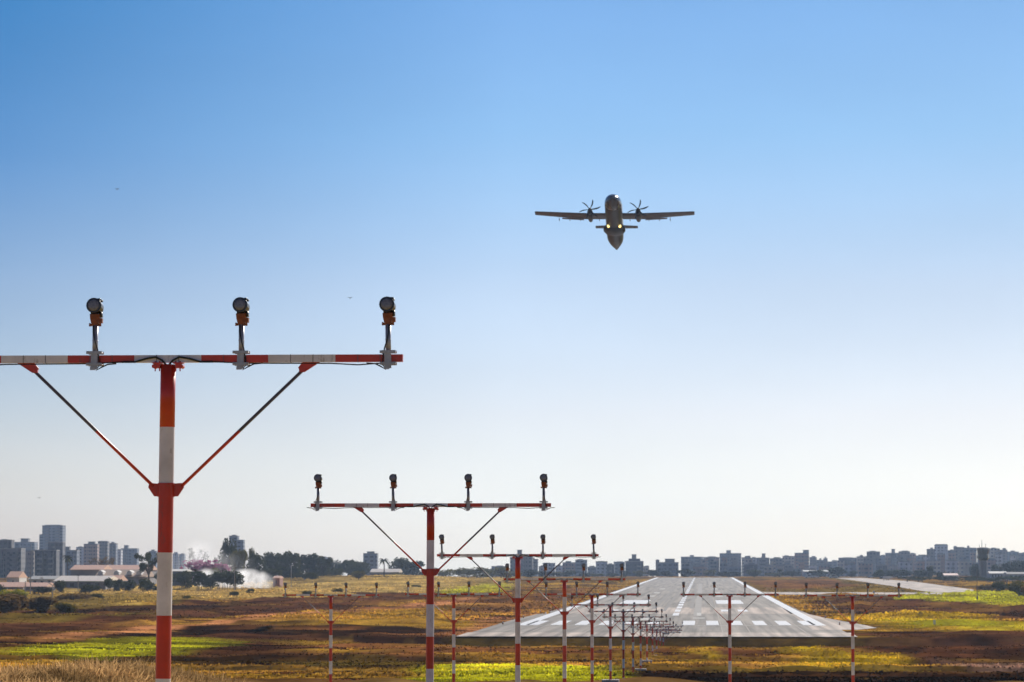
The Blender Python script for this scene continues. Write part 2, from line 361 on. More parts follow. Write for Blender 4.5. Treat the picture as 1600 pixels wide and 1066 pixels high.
# ------------------------------------------------------------------ runway, taxiways, paint
def sheet(name, polys, z, m, kind='structure'):
    b = MB()
    for P in polys: b.add([(p[0], p[1], z) for p in P], [tuple(range(len(P)))])
    o = b.build(name, m); tag(o, kind=kind); return o
def asphalt(name, rgb, rough=.75, streak=True, spec=.3):
    m = mat(name, rgb, rough, .18, .12, spec=spec); n = m.node_tree.nodes; l = m.node_tree.links
    if streak:
        nz = n.new('ShaderNodeTexNoise'); mp = n.new('ShaderNodeMapping'); tc = n.new('ShaderNodeTexCoord')
        mp.inputs['Scale'].default_value = (.9, .012, 1); l.new(tc.outputs['Object'], mp.inputs[0]); l.new(mp.outputs[0], nz.inputs['Vector'])
        nz.inputs['Scale'].default_value = .8; nz.inputs['Detail'].default_value = 5
        cr = n.new('ShaderNodeMapRange'); cr.inputs['From Min'].default_value = .35; cr.inputs['From Max'].default_value = .65
        cr.inputs['To Min'].default_value = .42; cr.inputs['To Max'].default_value = 1.45; l.new(nz.outputs['Fac'], cr.inputs[0])
        b = n['Principled BSDF']; src = b.inputs['Base Color'].links[0].from_socket
        mx = n.new('ShaderNodeMix'); mx.data_type = 'RGBA'; mx.blend_type = 'MULTIPLY'; mx.inputs[0].default_value = 1
        l.new(src, mx.inputs[6]); l.new(cr.outputs[0], mx.inputs[7]); l.new(mx.outputs[2], b.inputs['Base Color'])
    return m
M_asp = asphalt('runway_asphalt', (.185, .160, .138)); M_pale = asphalt('worn_pale_asphalt', (.36, .29, .245), streak=True)
M_conc = mat('concrete', (.42, .39, .36), .85, .2, 2)
M_paint = mat('white_paint', (.88, .86, .82), .4, .12, .8, spec=.7); M_worn = mat('worn_white_paint', (.42, .41, .39), .7, .35, .5)
def rx(lat): return AX+lat
left = [(-26.5,440),(-26.5,560),(-24,700),(-23.6,900),(-23.6,2080)]; right = [(23.6,2080),(23.6,760),(24.0,680),(24.4,600),(24.4,500),(24.2,440)]
sheet('runway', [[(rx(a), b) for a, b in left+right]], .03, M_asp)
sheet('blast_pad_strip', [[(rx(-26.8), 436.6), (rx(24.6), 436.6), (rx(24.8), 462), (rx(-26.9), 462)]], .034, M_pale)
sheet('patched_strip', [[(rx(-23), 630), (rx(23), 630), (rx(23.2), 716), (rx(-23.2), 716)]], .034, M_pale)
sheet('shoulder_strip', [[(p_.x, p_.y) for p_ in (G(1270, 984.5), G(1340, 984.5), G(1371, 981.5), G(1345, 976), G(1290, 966), G(1240, 954.5), G(1222, 950))]], .034, M_pale)
# crossing taxiway and diagonal taxiway to the right
a0 = G(1180, 925.2); a1 = G(1475, 926.4); a2 = G(1470, 929.4); a3 = G(1190, 929.2)
sheet('taxiway', [[(p.x, p.y) for p in (a3, a2, a1, a0)]], .03, M_pale)
q = [G(1305, 903.4), G(1345, 903.2), G(1425, 908.5), G(1524, 922), G(1518, 926), G(1455, 926), G(1400, 917), G(1340, 908)]
sheet('taxiway', [[(p.x, p.y) for p in q][::-1]], .034, M_pale)
def rect(x0, x1, y0, y1): return [(rx(x0), y0), (rx(x1), y0), (rx(x1), y1), (rx(x0), y1)]
zP = .052
keys = []
for s in (-1, 1):
    for k in range(6):
        c = s*(2.7+k*3.65); keys.append(rect(c-.95, c+.95, D_T+2, D_T+39))
sheet('threshold_marking', keys, zP, M_paint)
sheet('threshold_line', [rect(-22.5, 22.5, D_T-3.2, D_T-1.6)], zP, M_worn)
sheet('runway_edge_line', [rect(-23.3, -21.5, D_T-1.5, 2075)], zP, M_paint)
sheet('runway_edge_line', [rect(21.5, 23.3, D_T-1.5, 2075)], zP, M_paint)
sheet('aiming_point_marking', [rect(-14.2, -8, 776, 850)], zP, M_paint)
sheet('aiming_point_marking', [rect(8, 14.2, 776, 850)], zP, M_paint)
td = []
for s in (-1, 1):
    for a, b in ((8.4, 10.2), (11.7, 13.6)): td.append(rect(min(s*a, s*b), max(s*a, s*b), 655, 682))
sheet('touchdown_zone_marking', td, zP+.004, M_paint)
td = []
for s in (-1, 1):
    td.append(rect(min(s*8.4, s*10.4), max(s*8.4, s*10.4), 935, 965)); td.append(rect(min(s*8.4, s*10.2), max(s*8.4, s*10.2), 1035, 1070))
    td.append(rect(min(s*8.4, s*10.2), max(s*8.4, s*10.2), 1185, 1220))
sheet('touchdown_zone_marking', td, zP+.004, M_worn)
cl = []; yy = 606
while yy < 2060: cl.append(rect(-.55, .55, yy, yy+32)); yy += 46
sheet('centre_line_marking', cl, zP+.004, M_paint)
sheet('centre_line_rubber', [rect(3.2, 4.6, 600, 1500)], .037, mat('faded_joint', (.21, .19, .175), .7, .3, .05))
sheet('asphalt_patch', [rect(-21, -12.5, 545, 590), rect(5, 12, 880, 990), rect(-13, -5, 1120, 1300), rect(-20.5, -15, 720, 762)], .038, mat('fresh_asphalt_patch', (.15, .13, .115), .8, .25, .3))
sheet('tyre_rubber', [rect(a_, a_+w_, y0_, y1_) for a_, w_, y0_, y1_ in ((-5.6,.9,690,1180),(-4.2,.5,730,1040),(-3.0,.7,660,1240),(2.1,.8,700,1190),(5.3,.6,760,1080),(6.4,.9,690,1150),(-7.4,.5,800,1000))], .046, mat('rubber_streaks', (.12, .105, .095), .7, .5, .06))
sheet('joint_line', [rect(a_, a_+.14, 440, 2070) for a_ in (-18.7, -11.2, -7.5, 7.5, 11.2, 18.7)], .042, mat('sealed_joint', (.30, .26, .23), .8, .3, .1))
sheet('runway_number_remnant', [rect(3.2, 5.2, 575, 584), rect(3.8, 4.6, 606, 640), rect(-5.4, -4, 560, 600), rect(-3.6,-2.6,572,598)], zP, M_worn)

# ------------------------------------------------------------------ approach light masts
M_red = mat('red_orange_paint', (.55, .030, .006), .42, .3, 2.2, coat=.2, bump=.03)
M_wht = mat('mast_white_paint', (.74, .71, .75), .5, .22, 2.5, bump=.03)
def chipped(m, under, amount):
    # flaked paint and dirt runs in patches of their own shape
    n = m.node_tree.nodes; l = m.node_tree.links; b = n['Principled BSDF']; src = b.inputs['Base Color'].links[0].from_socket
    tc = n.new('ShaderNodeTexCoord'); mp = n.new('ShaderNodeMapping'); mp.inputs['Scale'].default_value = (9, 9, 3.2); l.new(tc.outputs['Object'], mp.inputs[0])
    nz = n.new('ShaderNodeTexNoise'); nz.inputs['Scale'].default_value = 1.6; nz.inputs['Detail'].default_value = 7; nz.inputs['Roughness'].default_value = .7; l.new(mp.outputs[0], nz.inputs['Vector'])
    mr = n.new('ShaderNodeMapRange'); mr.inputs['From Min'].default_value = .58; mr.inputs['From Max'].default_value = .68; mr.inputs['To Max'].default_value = amount; l.new(nz.outputs['Fac'], mr.inputs[0])
    mx = n.new('ShaderNodeMix'); mx.data_type = 'RGBA'; l.new(mr.outputs[0], mx.inputs[0]); l.new(src, mx.inputs[6]); mx.inputs[7].default_value = (*under, 1)
    l.new(mx.outputs[2], b.inputs['Base Color'])
chipped(M_red, (.22, .05, .03), .75); chipped(M_wht, (.36, .31, .28), .7)
M_galv = mat('galvanised_steel', (.40, .40, .42), .42, .25, 14, metal=.55)
M_blk = mat('black_housing', (.018, .019, .022), .35, .2, 10)
M_cab = mat('black_cable', (.008, .008, .009), .5, .1, 10)
M_ylw = mat('orange_lamp_bracket', (.26, .070, .010), .5, .6, 30)
M_dks = mat('dark_strut_paint', (.11, .09, .10), .5, .3, 8)
M_brz = mat('grey_bezel', (.045, .05, .06), .35, .2, 12, metal=.2)
M_lens = mat('lamp_glass', (.19, .195, .23), .3, .45, 60, coat=.2)
s_ = 1.355
def lamp_meshes(far=False):
    o = {}
    b = MB(); n = 20
    t = Vector((0, 1, -.09)).normalized()              # lamp barrel, lens end towards -Y and tilted up a little
    c0 = Vector((0, -.09, .490))
    b.tube([c0, c0+t*.03, c0+t*.15, c0+t*.21, c0+t*.235], [.060, .064, .064, .05, .02], n)
    b.box((0, .03, .43), (.085, .11, .06)); b.box((.052, .0, .41), (.02, .07, .05)); b.box((.03, .10, .545), (.03, .05, .02))
    o['lamp'] = b.mesh('lamp', M_blk, True)
    b = MB(); b.tube([c0-t*.014, c0-t*.002, c0+t*.012], [.069, .071, .068], n); b.box(c0+Vector((.045, .02, .055)), (.03, .03, .02))
    o['bezel'] = b.mesh('bezel', M_brz, True)
    b = MB(); b.tube([c0-t*.023, c0-t*.020, c0-t*.0145], [.02, .045, .055], n); o['lens'] = b.mesh('lens', M_lens, True)
    b = MB(); b.prism([(-.048, .415), (-.044, .37), (-.030, .315), (.030, .315), (.042, .36), (.048, .415)], -.04, .05)
    b.box((0, -.05, .395), (.07, .02, .03)); b.tube([(-.055, -.01, .315), (.055, -.01, .315)], .012, 8)
    b.box((.055, -.02, .352), (.03, .04, .045)); b.tube([(-.048, -.03, .30), (-.048, -.03, .33)], .008, 6); b.tube([(.05, -.03, .30), (.05, -.03, .33)], .008, 6)
    o['bracket'] = b.mesh('bracket', M_ylw)
    b = MB(); b.tube([(0, -.01, -.02), (0, -.01, .32)], .026, 14); b.tube([(0, -.01, .165), (0, -.01, .172)], .0285, 14)
    o['stem'] = b.mesh('stem', M_galv, True)
    b = MB(); b.box((0, -.048, -.012), (.062, .018, .165)); b.box((0, -.055, .058), (.145, .022, .026)); b.box((0, -.055, -.05), (.145, .022, .026))
    b.box((0, .050, .058), (.14, .016, .026)); b.box((0, .050, -.05), (.14, .016, .026))
    for sx in (-.058, .058):
        for zz in (.058, -.05): b.tube([(sx, -.078, zz), (sx, .07, zz)], .008, 6)
    b.box((-.012, -.05, -.088), (.05, .03, .03))
    o['clamp'] = b.mesh('clamp', M_galv)
    b = MB(); b.tube([(.0, .0, .33), (.012, -.035, .30), (.012, -.045, .25), (-.008, -.045, .16), (-.03, -.05, .09), (-.04, -.06, .03), (-.05, -.05, -.06),
                      (-.02, -.05, -.105), (-.07, -.035, -.075), (-.12, -.02, -.05), (-.2, -.02, -.043)], .0065, 6); o['cable'] = b.mesh('cable', M_cab, True)
    return o
LM = lamp_meshes()
def add_lamp(root, x, z):
    l = link('lamp', LM['lamp'], root, (x, 0, z)); 
    flip = rnd.random() < .3
    for k in ('bezel', 'lens', 'bracket', 'stem', 'clamp', 'cable'):
        c = link(k, LM[k], l)
        if k == 'cable' and flip: c.scale.x = -1
    l.rotation_euler.y = rnd.uniform(-.012, .012); l.rotation_euler.z = rnd.uniform(-.05, .05)
    return l
_bar = {}
HB = 2.165
def bar_mesh():
    b = MB(); w = .034; n = 7; xs = [-HB+2*HB*i/n for i in range(n+1)]
    for i in range(n):
        x0, x1 = xs[i], xs[i+1]
        b.box(((x0+x1)/2, 0, 0), (x1-x0, 2*w, 2*w), i % 2)
    for i in range(n*3):                                # thin joints between the welded lengths
        if i % 3 and i: b.box((-HB+2*HB*i/(3*n), 0, 0), (.006, 2*w+.003, 2*w+.003), 2)
    return b.mesh('crossbar', [M_red, M_wht, M_dks])
BAR = bar_mesh()
def gusset_mesh(s):
    b = MB(); b.prism([(s*1.40, -.035), (s*1.24, -.035), (s*1.20, -.085), (s*1.225, -.12), (s*1.26, -.125)][::(1 if s > 0 else -1)], -.012, .012)
    b.box((s*1.235, 0, -.10), (.05, .035, .05), 0); return b.mesh('gusset', M_red)
def strut_mesh(s):
    b = MB(); a = Vector((s*1.235, 0, -.115)); c = Vector((s*.13, 0, -1.17)); mid = a.lerp(c, .52)
    b.tube([a, mid, c], .0155, 8, mis=[0, 1]); return b.mesh('strut', [M_dks, M_red], True)
def collar_mesh():
    b = MB(); b.tube([(0, 0, -1.27), (0, 0, -1.14)], .077, 20)
    for s in (-1, 1):
        b.prism([(s*.07, -1.145), (s*.155, -1.14), (s*.165, -1.18), (s*.11, -1.262), (s*.07, -1.265)][::(1 if s < 0 else -1)], -.012, .012)
        b.tube([(s*.125, -.025, -1.18), (s*.125, .025, -1.18)], .011, 6)
    return b.mesh('collar', M_red)
def topbr_mesh(sgn):
    b = MB()
    for s in (sgn,):
        b.box((s*.095, 0, -.062), (.05, .10, .045)); b.box((s*.095, 0, -.040), (.09, .12, .010))
        for q in (-.02, .02): b.tube([(s*.095+q, -.035, -.115), (s*.095+q, -.035, -.02)], .006, 6)
        b.tube([(s*.125, -.06, -.07), (s*.125, .06, -.07)], .02, 8)
    return b.mesh('top_bracket', M_red)
def topcab_mesh():
    b = MB()
    for s in (-1, 1):
        b.tube([(s*.42, -.04, -.03), (s*.30, -.045, -.03), (s*.2, -.05, .0), (s*.11, -.052, .015), (s*.05, -.05, -.015), (s*.01, -.04, -.06), (0, 0, -.09)], .009, 6)
        b.tube([(s*.42, -.04, -.03), (s*.75, -.02, -.043), (s*1.1, -.01, -.044), (s*1.5, -.01, -.046), (s*1.75, -.01, -.06), (s*2.0, -.01, -.044)], .006, 6)
    return b.mesh('cable', M_cab, True)
GU = {s: gusset_mesh(s) for s in (-1, 1)}; ST = {s: strut_mesh(s) for s in (-1, 1)}; COLM = collar_mesh(); TB = {s: topbr_mesh(s) for s in (-1, 1)}; TC = topcab_mesh()
def mast(X, Y, Z, label, lean=0.0, extra=0.0):
    root = thing('approach_light_mast', (X, Y, Z), label, 'approach light', 'red and white approach light masts')
    g = hz(X, Y); Ln = Z-g+.15
    b = MB(); zz = -.052; pts = [(0, 0, zz)]; mis = []; k = 0
    while -zz < Ln:
        zz = max(zz-.575, -Ln); pts.append((lean*zz, 0, zz)); mis.append(k % 2); k += 1
    if Ln > .12:
        bb = MB()
        for i in range(len(pts)-1): bb.tube([pts[i], pts[i+1]], .070, 24, mis=[mis[i]], cap=(i == 0))
        bb.build('post', [M_red, M_wht], root, smooth=True)
    link('crossbar', BAR, root); [link('top_bracket', TB[s], root) for s in (-1, 1)]; link('cable', TC, root)
    if Ln > 1.5:
        c = link('collar', COLM, root, (-lean*1.2, 0, 0))
        for s in (-1, 1):
            link('gusset', GU[s], root); link('strut', ST[s], root)
    b = MB(); b.box((lean*-Ln, 0, -Ln+.2), (.9, .9, .3)); b.build('footing', M_conc, root)
    for i in range(4): add_lamp(root, (i-1.5)*s_, 0)
    return root
top = {1:(263,561),2:(673,789.5),3:(809,867.8),4:(882,905.2),5:(925,928.7),6:(953.7,945.2),7:(974,955.3),8:(989,964.1),9:(1001,970.8),10:(1010.8,975.5)}
ordw = ['', 'nearest', 'second', 'third', 'fourth', 'fifth', 'sixth', 'seventh', 'eighth', 'ninth', 'tenth', 'eleventh', 'twelfth', 'thirteenth', 'fourteenth', 'fifteenth', 'sixteenth']
lab = {1: 'largest and nearest red and white light mast, its crossbar cut by the left edge',
       2: 'second nearest red and white mast with four lamps, right of the largest one',
       3: 'third nearest red and white mast, standing just left of the runway corner'}
for n in range(1, 17):
    Y = 30*n+1.0
    if n in top: p = PY(top[n][0], top[n][1], Y)
    else:
        z_ = max(9.57-6.3-.8*(n-11), .55); p = Vector((AX, Y, z_))
    g = float(height(np.array([p.x]), np.array([Y]))[0]); p.z = max(p.z, g+.35)
    mast(p.x, Y, p.z, lab.get(n, ('farthest' if n == 16 else ordw[n]+' nearest')+' red and white light mast in the centre row towards the runway'), {1: .010, 2: .004}.get(n, 0))
for px, py, l in ((517, 930, 'leftmost red and white mast of the wide cross row, left of the second mast'),
                  (709, 928.5, 'red and white mast of the cross row directly right of the second nearest mast'),
                  (1140, 929, 'red and white mast standing before the right half of the runway'),
                  (1332, 930.5, 'rightmost red and white mast, beyond the right corner of the runway')):
    p = PY(px, py, 151.); mast(p.x, 151., p.z, l)

# ------------------------------------------------------------------ aircraft (high-wing twin turboprop, flying towards the camera, nose up)
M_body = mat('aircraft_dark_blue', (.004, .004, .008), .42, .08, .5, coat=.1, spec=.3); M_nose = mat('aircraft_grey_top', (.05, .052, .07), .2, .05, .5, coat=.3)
M_wing = mat('aircraft_wing_ground_tint', (.065, .034, .022), .4, .08, .8); M_prop = mat('propeller_black', (.008, .008, .012), .4, .1, 5)  # wing grey tinted brown for the light thrown up by the ground
M_glas = mat('cockpit_glass', (.01, .012, .015), .05, .1, 2, coat=1)
m = bpy.data.materials.new('landing_light_glow'); m.use_nodes = True
m.node_tree.nodes['Principled BSDF'].inputs['Emission Color'].default_value = (1, .72, .22, 1)
m.node_tree.nodes['Principled BSDF'].inputs['Emission Strength'].default_value = 2.2; M_ll = m
P0 = PY(960, 348, 572)
pl = thing('airplane', P0, 'dark twin propeller high-wing airplane climbing overhead with landing lights on', 'airplane')
# local frame: +x forward, +z up
pit = R(16.9); fw = Vector((-.002, -math.cos(pit), math.sin(pit))).normalized(); up = Vector((0, math.sin(pit), math.cos(pit))); lf = up.cross(fw)
rl = R(-.4)
lf2 = lf*math.cos(rl)+up*math.sin(rl); up2 = fw.cross(lf2)
pl.matrix_world = Matrix.Translation(P0) @ Matrix((fw, lf2, up2)).transposed().to_4x4()
def loft(b, secs, n=28, mi=0, cap=True):     # secs: (x, half width, half height, zc)
    o = len(b.v)
    for x_, wy_, hz_, zc in secs:
        for k in range(n):
            a = 2*math.pi*k/n; b.v.append((x_, wy_*math.cos(a), zc+hz_*math.sin(a)))
    for i in range(len(secs)-1):
        for k in range(n): b.f.append((o+i*n+k, o+i*n+(k+1)%n, o+(i+1)*n+(k+1)%n, o+(i+1)*n+k)); b.m.append(mi)
    if cap:
        b.f.append(tuple(o+k for k in range(n))); b.m.append(mi); b.f.append(tuple(o+(len(secs)-1)*n+k for k in range(n-1, -1, -1))); b.m.append(mi)
X0 = 12.0  # station of the origin behind the nose
fs = [(0,.05,.05,-.55),(.25,.42,.38,-.50),(.7,.75,.68,-.42),(1.4,1.05,.98,-.30),(2.3,1.28,1.25,-.15),(3.4,1.40,1.40,-.02),(4.6,1.43,1.43,0),
      (17,1.43,1.43,0),(19,1.38,1.30,.13),(21,1.18,1.05,.38),(23,.86,.78,.66),(25,.5,.48,.95),(26.6,.2,.24,1.18),(27.1,.04,.06,1.25)]
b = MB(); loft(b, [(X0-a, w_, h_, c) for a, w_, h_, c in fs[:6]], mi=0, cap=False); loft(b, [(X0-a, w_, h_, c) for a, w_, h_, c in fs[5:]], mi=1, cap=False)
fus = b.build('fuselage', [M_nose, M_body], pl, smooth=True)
b = MB()
for s in (-1, 1):
    for y0, y1 in ((.04, .46), (.52, .92)):
        b.add([(X0-1.62-y0*.5, s*y0, .60), (X0-1.62-y1*.5, s*y1, .52), (X0-2.25-y1*.5, s*y1, .95-.12*y1), (X0-2.25-y0*.5, s*y0, 1.02)], [(0, 1, 2, 3)[::s]])
b.build('cockpit_window', M_glas, fus)
b = MB()
for s in (-1, 1):
    for i in range(16): b.box((X0-5.2-i*.8, s*1.405, .35), (.3, .05, .4), 0, Matrix.Rotation(s*-.25, 3, 'X'))
b.build('cabin_window', M_glas, fus)
def airfoil(xLE, ch, t):
    pts = []
    for u, th in ((0, 0), (.03, .45), (.12, .85), (.3, 1), (.6, .7), (.85, .28), (1, .02)): pts.append((xLE-u*ch, th*t*ch*.58))
    for u, th in ((.85, .2), (.6, .5), (.3, .75), (.12, .62), (.03, .35)): pts.append((xLE-u*ch, -th*t*ch*.42))
    return pts
def wing(b, secs, mi=0):   # secs: (y, z, xLE, chord, thick)
    o = len(b.v); n = 12
    for y_, z_, xl, c, t in secs:
        for px_, pz in airfoil(xl, c, t): b.v.append((px_, y_, z_+pz))
    for i in range(len(secs)-1):
        for k in range(n): b.f.append((o+i*n+k, o+i*n+(k+1)%n, o+(i+1)*n+(k+1)%n, o+(i+1)*n+k)); b.m.append(mi)
    b.f.append(tuple(o+k for k in range(n))[::-1]); b.m.append(mi); b.f.append(tuple(o+(len(secs)-1)*n+k for k in range(n))); b.m.append(mi)
xw = X0-11.4
b = MB(); dz = .066
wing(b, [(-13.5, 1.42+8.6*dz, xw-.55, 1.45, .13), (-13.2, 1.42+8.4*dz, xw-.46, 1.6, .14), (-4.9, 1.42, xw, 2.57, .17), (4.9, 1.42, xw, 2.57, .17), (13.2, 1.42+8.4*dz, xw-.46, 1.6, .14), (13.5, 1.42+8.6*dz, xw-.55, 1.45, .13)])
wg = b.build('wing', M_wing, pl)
b = MB()
for s in (-1, 1):
    for y_ in (2.6, 5.8, 7.6, 9.4): b.tube([(xw-1.3, s*y_, 1.25), (xw-2.2, s*y_, 1.16), (xw-2.95, s*y_, 1.22)], [.03, .075, .02], 8)
b.build('flap_fairing', M_wing, wg)
for s in (-1, 1):
    b = MB(); wing(b, [(s*5.2, 1.30, xw-1.95, .75, .12), (s*8.9, 1.38, xw-1.75, .62, .12)] if s > 0 else [(s*8.9, 1.38, xw-1.75, .62, .12), (s*5.2, 1.30, xw-1.95, .75, .12)]); b.build('flap', M_wing, wg)
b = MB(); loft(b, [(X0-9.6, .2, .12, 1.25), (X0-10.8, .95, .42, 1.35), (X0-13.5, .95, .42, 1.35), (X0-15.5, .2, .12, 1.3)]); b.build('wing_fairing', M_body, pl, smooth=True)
for s in (-1, 1):
    b = MB(); yc = s*4.05; secs = [(X0-8.75, .33, .34, .98), (X0-9.3, .46, .58, .85), (X0-10.2, .5, .66, .88), (X0-12, .48, .62, 1.0), (X0-13.6, .36, .42, 1.15), (X0-14.7, .1, .12, 1.3)]
    loft(b, secs, 20); b.v = [(v[0], v[1]+yc, v[2]) for v in b.v]
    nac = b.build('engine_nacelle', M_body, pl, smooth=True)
    b = MB(); b.tube([(X0-8.72, yc, .52), (X0-8.9, yc, .5), (X0-10, yc, .55)], [.16, .24, .2], 12); b.build('air_intake', M_blk, nac, smooth=True)
    pr = bpy.data.objects.new('propeller', None)
    b = MB(); b.tube([(.55, 0, 0), (.42, 0, 0), (.15, 0, 0), (-.08, 0, 0)], [.03, .16, .25, .28], 16)
    for k in range(6):
        a = R(60*k+(9 if s < 0 else 12)); pts = []
        for t, r_, ch, off, tw in ((0, .22, .12, 0, 1.1), (.3, .7, .22, -.03, .9), (.55, 1.12, .25, -.01, .7), (.8, 1.55, .21, .09, .55), (1, 1.84, .10, .22, .45)):
            for e in (-.5, .5):
                u = off+e*ch*math.cos(tw*.6); wx_ = e*ch*math.sin(tw*.6)
                for th in (.014, -.014):
                    yy_ = r_*math.cos(a)-u*math.sin(a); zz_ = r_*math.sin(a)+u*math.cos(a); pts.append((wx_+th, yy_, zz_))
        fsx = []
        for i in range(4):
            o = i*4; fsx += [(o, o+2, o+6, o+4), (o+1, o+5, o+7, o+3), (o, o+4, o+5, o+1), (o+2, o+3, o+7, o+6)]
        fsx += [(0, 1, 3, 2), (16, 18, 19, 17)]
        b.add(pts, fsx)
    p = b.build('propeller', M_prop, pl, (X0-8.6, yc, .98)); bpy.data.objects.remove(pr)
# landing gear fairings and lights
b = MB(); loft(b, [(X0-10.4, .5, .12, -1.1), (X0-11.0, 1.45, .55, -1.0), (X0-11.9, 1.86, .75, -.95), (X0-13.2, 1.86, .75, -.95), (X0-14.4, 1.5, .55, -.95), (X0-15.6, .5, .12, -1.0)], 28)
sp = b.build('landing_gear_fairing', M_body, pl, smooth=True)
for s in (-1, 1):
    b = MB(); cx = X0-10.75; b.tube([(cx+.10, s*.93, -1.12), (cx+.06, s*.93, -1.12), (cx-.35, s*.93, -1.1)], [.16, .25, .27], 14); b.build('landing_light', M_ll, sp, smooth=True)
# tail
b = MB(); o = [(X0-19.6, 1.2), (X0-21.8, 2.2), (X0-22.8, 3.1), (X0-24.0, 4.4), (X0-25.9, 4.5), (X0-26.4, 2.6), (X0-26.3, 1.2)]
b.add([(a, .11, c) for a, c in o]+[(a, -.11, c) for a, c in o], [tuple(range(7)), tuple(range(13, 6, -1))]+[(i, i+7, (i+1)%7+7, (i+1)%7) for i in range(7)])
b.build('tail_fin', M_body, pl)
b = MB(); wing(b, [(-3.65, 4.5, X0-24.3, 1.1, .12), (0, 4.5, X0-23.9, 1.6, .13), (3.65, 4.5, X0-24.3, 1.1, .12)]); b.build('tailplane', M_wing, pl)

# ------------------------------------------------------------------ trees and bushes
def leafmat(name, c, tr=.35): return matte(mat(name, c, .75, .35, .35, transl=tr, spec=.2))
M_leaf = [leafmat('dark_leaves', (.048, .054, .012)), leafmat('olive_leaves', (.12, .105, .018)), leafmat('dry_leaves', (.20, .125, .045)), leafmat('pink_blossom', (.30, .085, .19), .5),
          leafmat('yellow_green_leaves', (.36, .34, .03)), leafmat('blue_green_leaves', (.028, .038, .020))]
M_bark = mat('bark', (.085, .062, .045), .9, .3, 4)
def crown(seed, kind='round', n=1500, ls=.05):
    r = random.Random(seed); v = []; f = []
    lobes = []
    if kind == 'round':
        for i in range(14):
            a = r.uniform(0, 6.28); q = r.uniform(.0, .36); lobes.append((q*math.cos(a), q*math.sin(a), r.uniform(.14, .84), r.uniform(.12, .22)))
    elif kind == 'flat':
        for i in range(12):
            a = r.uniform(0, 6.28); q = r.uniform(.1, .42); lobes.append((q*math.cos(a), q*math.sin(a), r.uniform(.48, .88), r.uniform(.07, .13)))
    elif kind == 'bush':
        for i in range(10):
            a = r.uniform(0, 6.28); q = r.uniform(0, .36); lobes.append((q*math.cos(a), q*math.sin(a), r.uniform(.15, .7), r.uniform(.16, .28)))
    elif kind == 'hedge':
        for i in range(26): lobes.append((r.uniform(-.47, .47), r.uniform(-.3, .3), r.uniform(.2, .78), r.uniform(.05, .09)))
    elif kind == 'tall':
        for i in range(9): lobes.append((r.uniform(-.2, .2), r.uniform(-.2, .2), r.uniform(.55, .9), r.uniform(.1, .17)))
    for i in range(n):
        lx, ly, lz, lr = r.choice(lobes)
        d = Vector((r.gauss(0, 1), r.gauss(0, 1), r.gauss(0, 1))).normalized()*lr*(r.random()**.4)*1.1
        vz = 1.0 if kind not in ('flat', 'hedge') else (.95 if kind == 'flat' else 3.2)
        c = Vector((lx+d.x, ly+d.y, lz+d.z*vz)); 
        if c.z < .02: c.z = .02+r.random()*.05
        a = Vector((r.gauss(0, 1), r.gauss(0, 1), r.gauss(0, 1))).normalized(); bb = a.cross(Vector((r.gauss(0, 1), r.gauss(0, 1), r.gauss(0, 1)))).normalized()
        s = ls*r.uniform(.5, 1.2)*(.9 if kind == 'hedge' else 1); sz = 4 if kind == 'hedge' else 1
        a = Vector((a.x, a.y, a.z*sz)); bb = Vector((bb.x, bb.y, bb.z*sz))
        o = len(v); v += [tuple(c-a*s), tuple(c-bb*s*.6), tuple(c+a*s), tuple(c+bb*s*.6)]; f.append((o, o+1, o+2, o+3))
    return v, f, lobes
def protos(kind, seed, n, ls):
    v, f, lobes = crown(seed, kind, n, ls)
    t = MB(); r = random.Random(seed)
    if kind != 'hedge':
        base = .3 if kind in ('round',) else (.45 if kind in ('flat', 'tall') else .08)
        t.tube([(0, 0, -.03), (.01, 0, base*.5), (0, .01, base)], [.035, .026, .022], 8)
        for lx, ly, lz, lr in lobes:
            t.tube([(0, .01, base*r.uniform(.7, 1)), (lx*.5, ly*.5, (base+lz)*.5+.02), (lx, ly, lz)], [.018, .012, .004], 5)
    else:
        for lx, ly, lz, lr in lobes: t.tube([(lx, ly*.3, -.02), (lx, ly, lz)], [.004, .002], 4)
    return (v, f), t
_pm = {}
def get_proto(kind, seed, mi, n, ls):
    k = (kind, seed, mi)
    if k not in _pm:
        (v, f), t = protos(kind, seed, n, ls); me = bpy.data.meshes.new('crown'); me.from_pydata(v, [], f); me.materials.append(M_leaf[mi]); me.update()
        _pm[k] = (me, t.mesh('trunk', M_bark))
    return _pm[k]
def tree(name, label, px0, px1, ytop, ybase, kind='round', mi=0, group=None, Y=None, depth=None, n=None, cat='tree', seed=None):
    """a tree whose foot stands on the ground where the sight line to ybase lands (or at distance Y)"""
    pxc = (px0+px1)/2
    if Y is None: Y = G(pxc, ybase, 0).y
    p = PY(pxc, ybase, Y); g = hz(p.x, Y); zt = PY(pxc, ytop, Y).z; wd = (px1-px0)*Y/F
    h = max(zt-g, .5)
    nn = n or {'round': 2600, 'flat': 1100, 'bush': 1500, 'hedge': 5000, 'tall': 900}[kind]; ls = {'round': .045, 'flat': .032, 'bush': .06, 'hedge': .02, 'tall': .04}[kind]
    cr, tr = get_proto(kind, seed if seed is not None else rnd.randrange(3), mi, nn, ls)
    root = thing(name, (p.x, Y, g), label, cat, group)
    if kind != 'hedge': root.rotation_euler.z = rnd.uniform(0, 6.28)
    k = 1.0/(.95 if kind != 'hedge' else 1)
    for nm, me_ in (('crown', cr), ('trunk', tr)):
        o = link(nm, me_, root); o.scale = (wd*k, (depth or wd)*k, h*1.03)
    return root
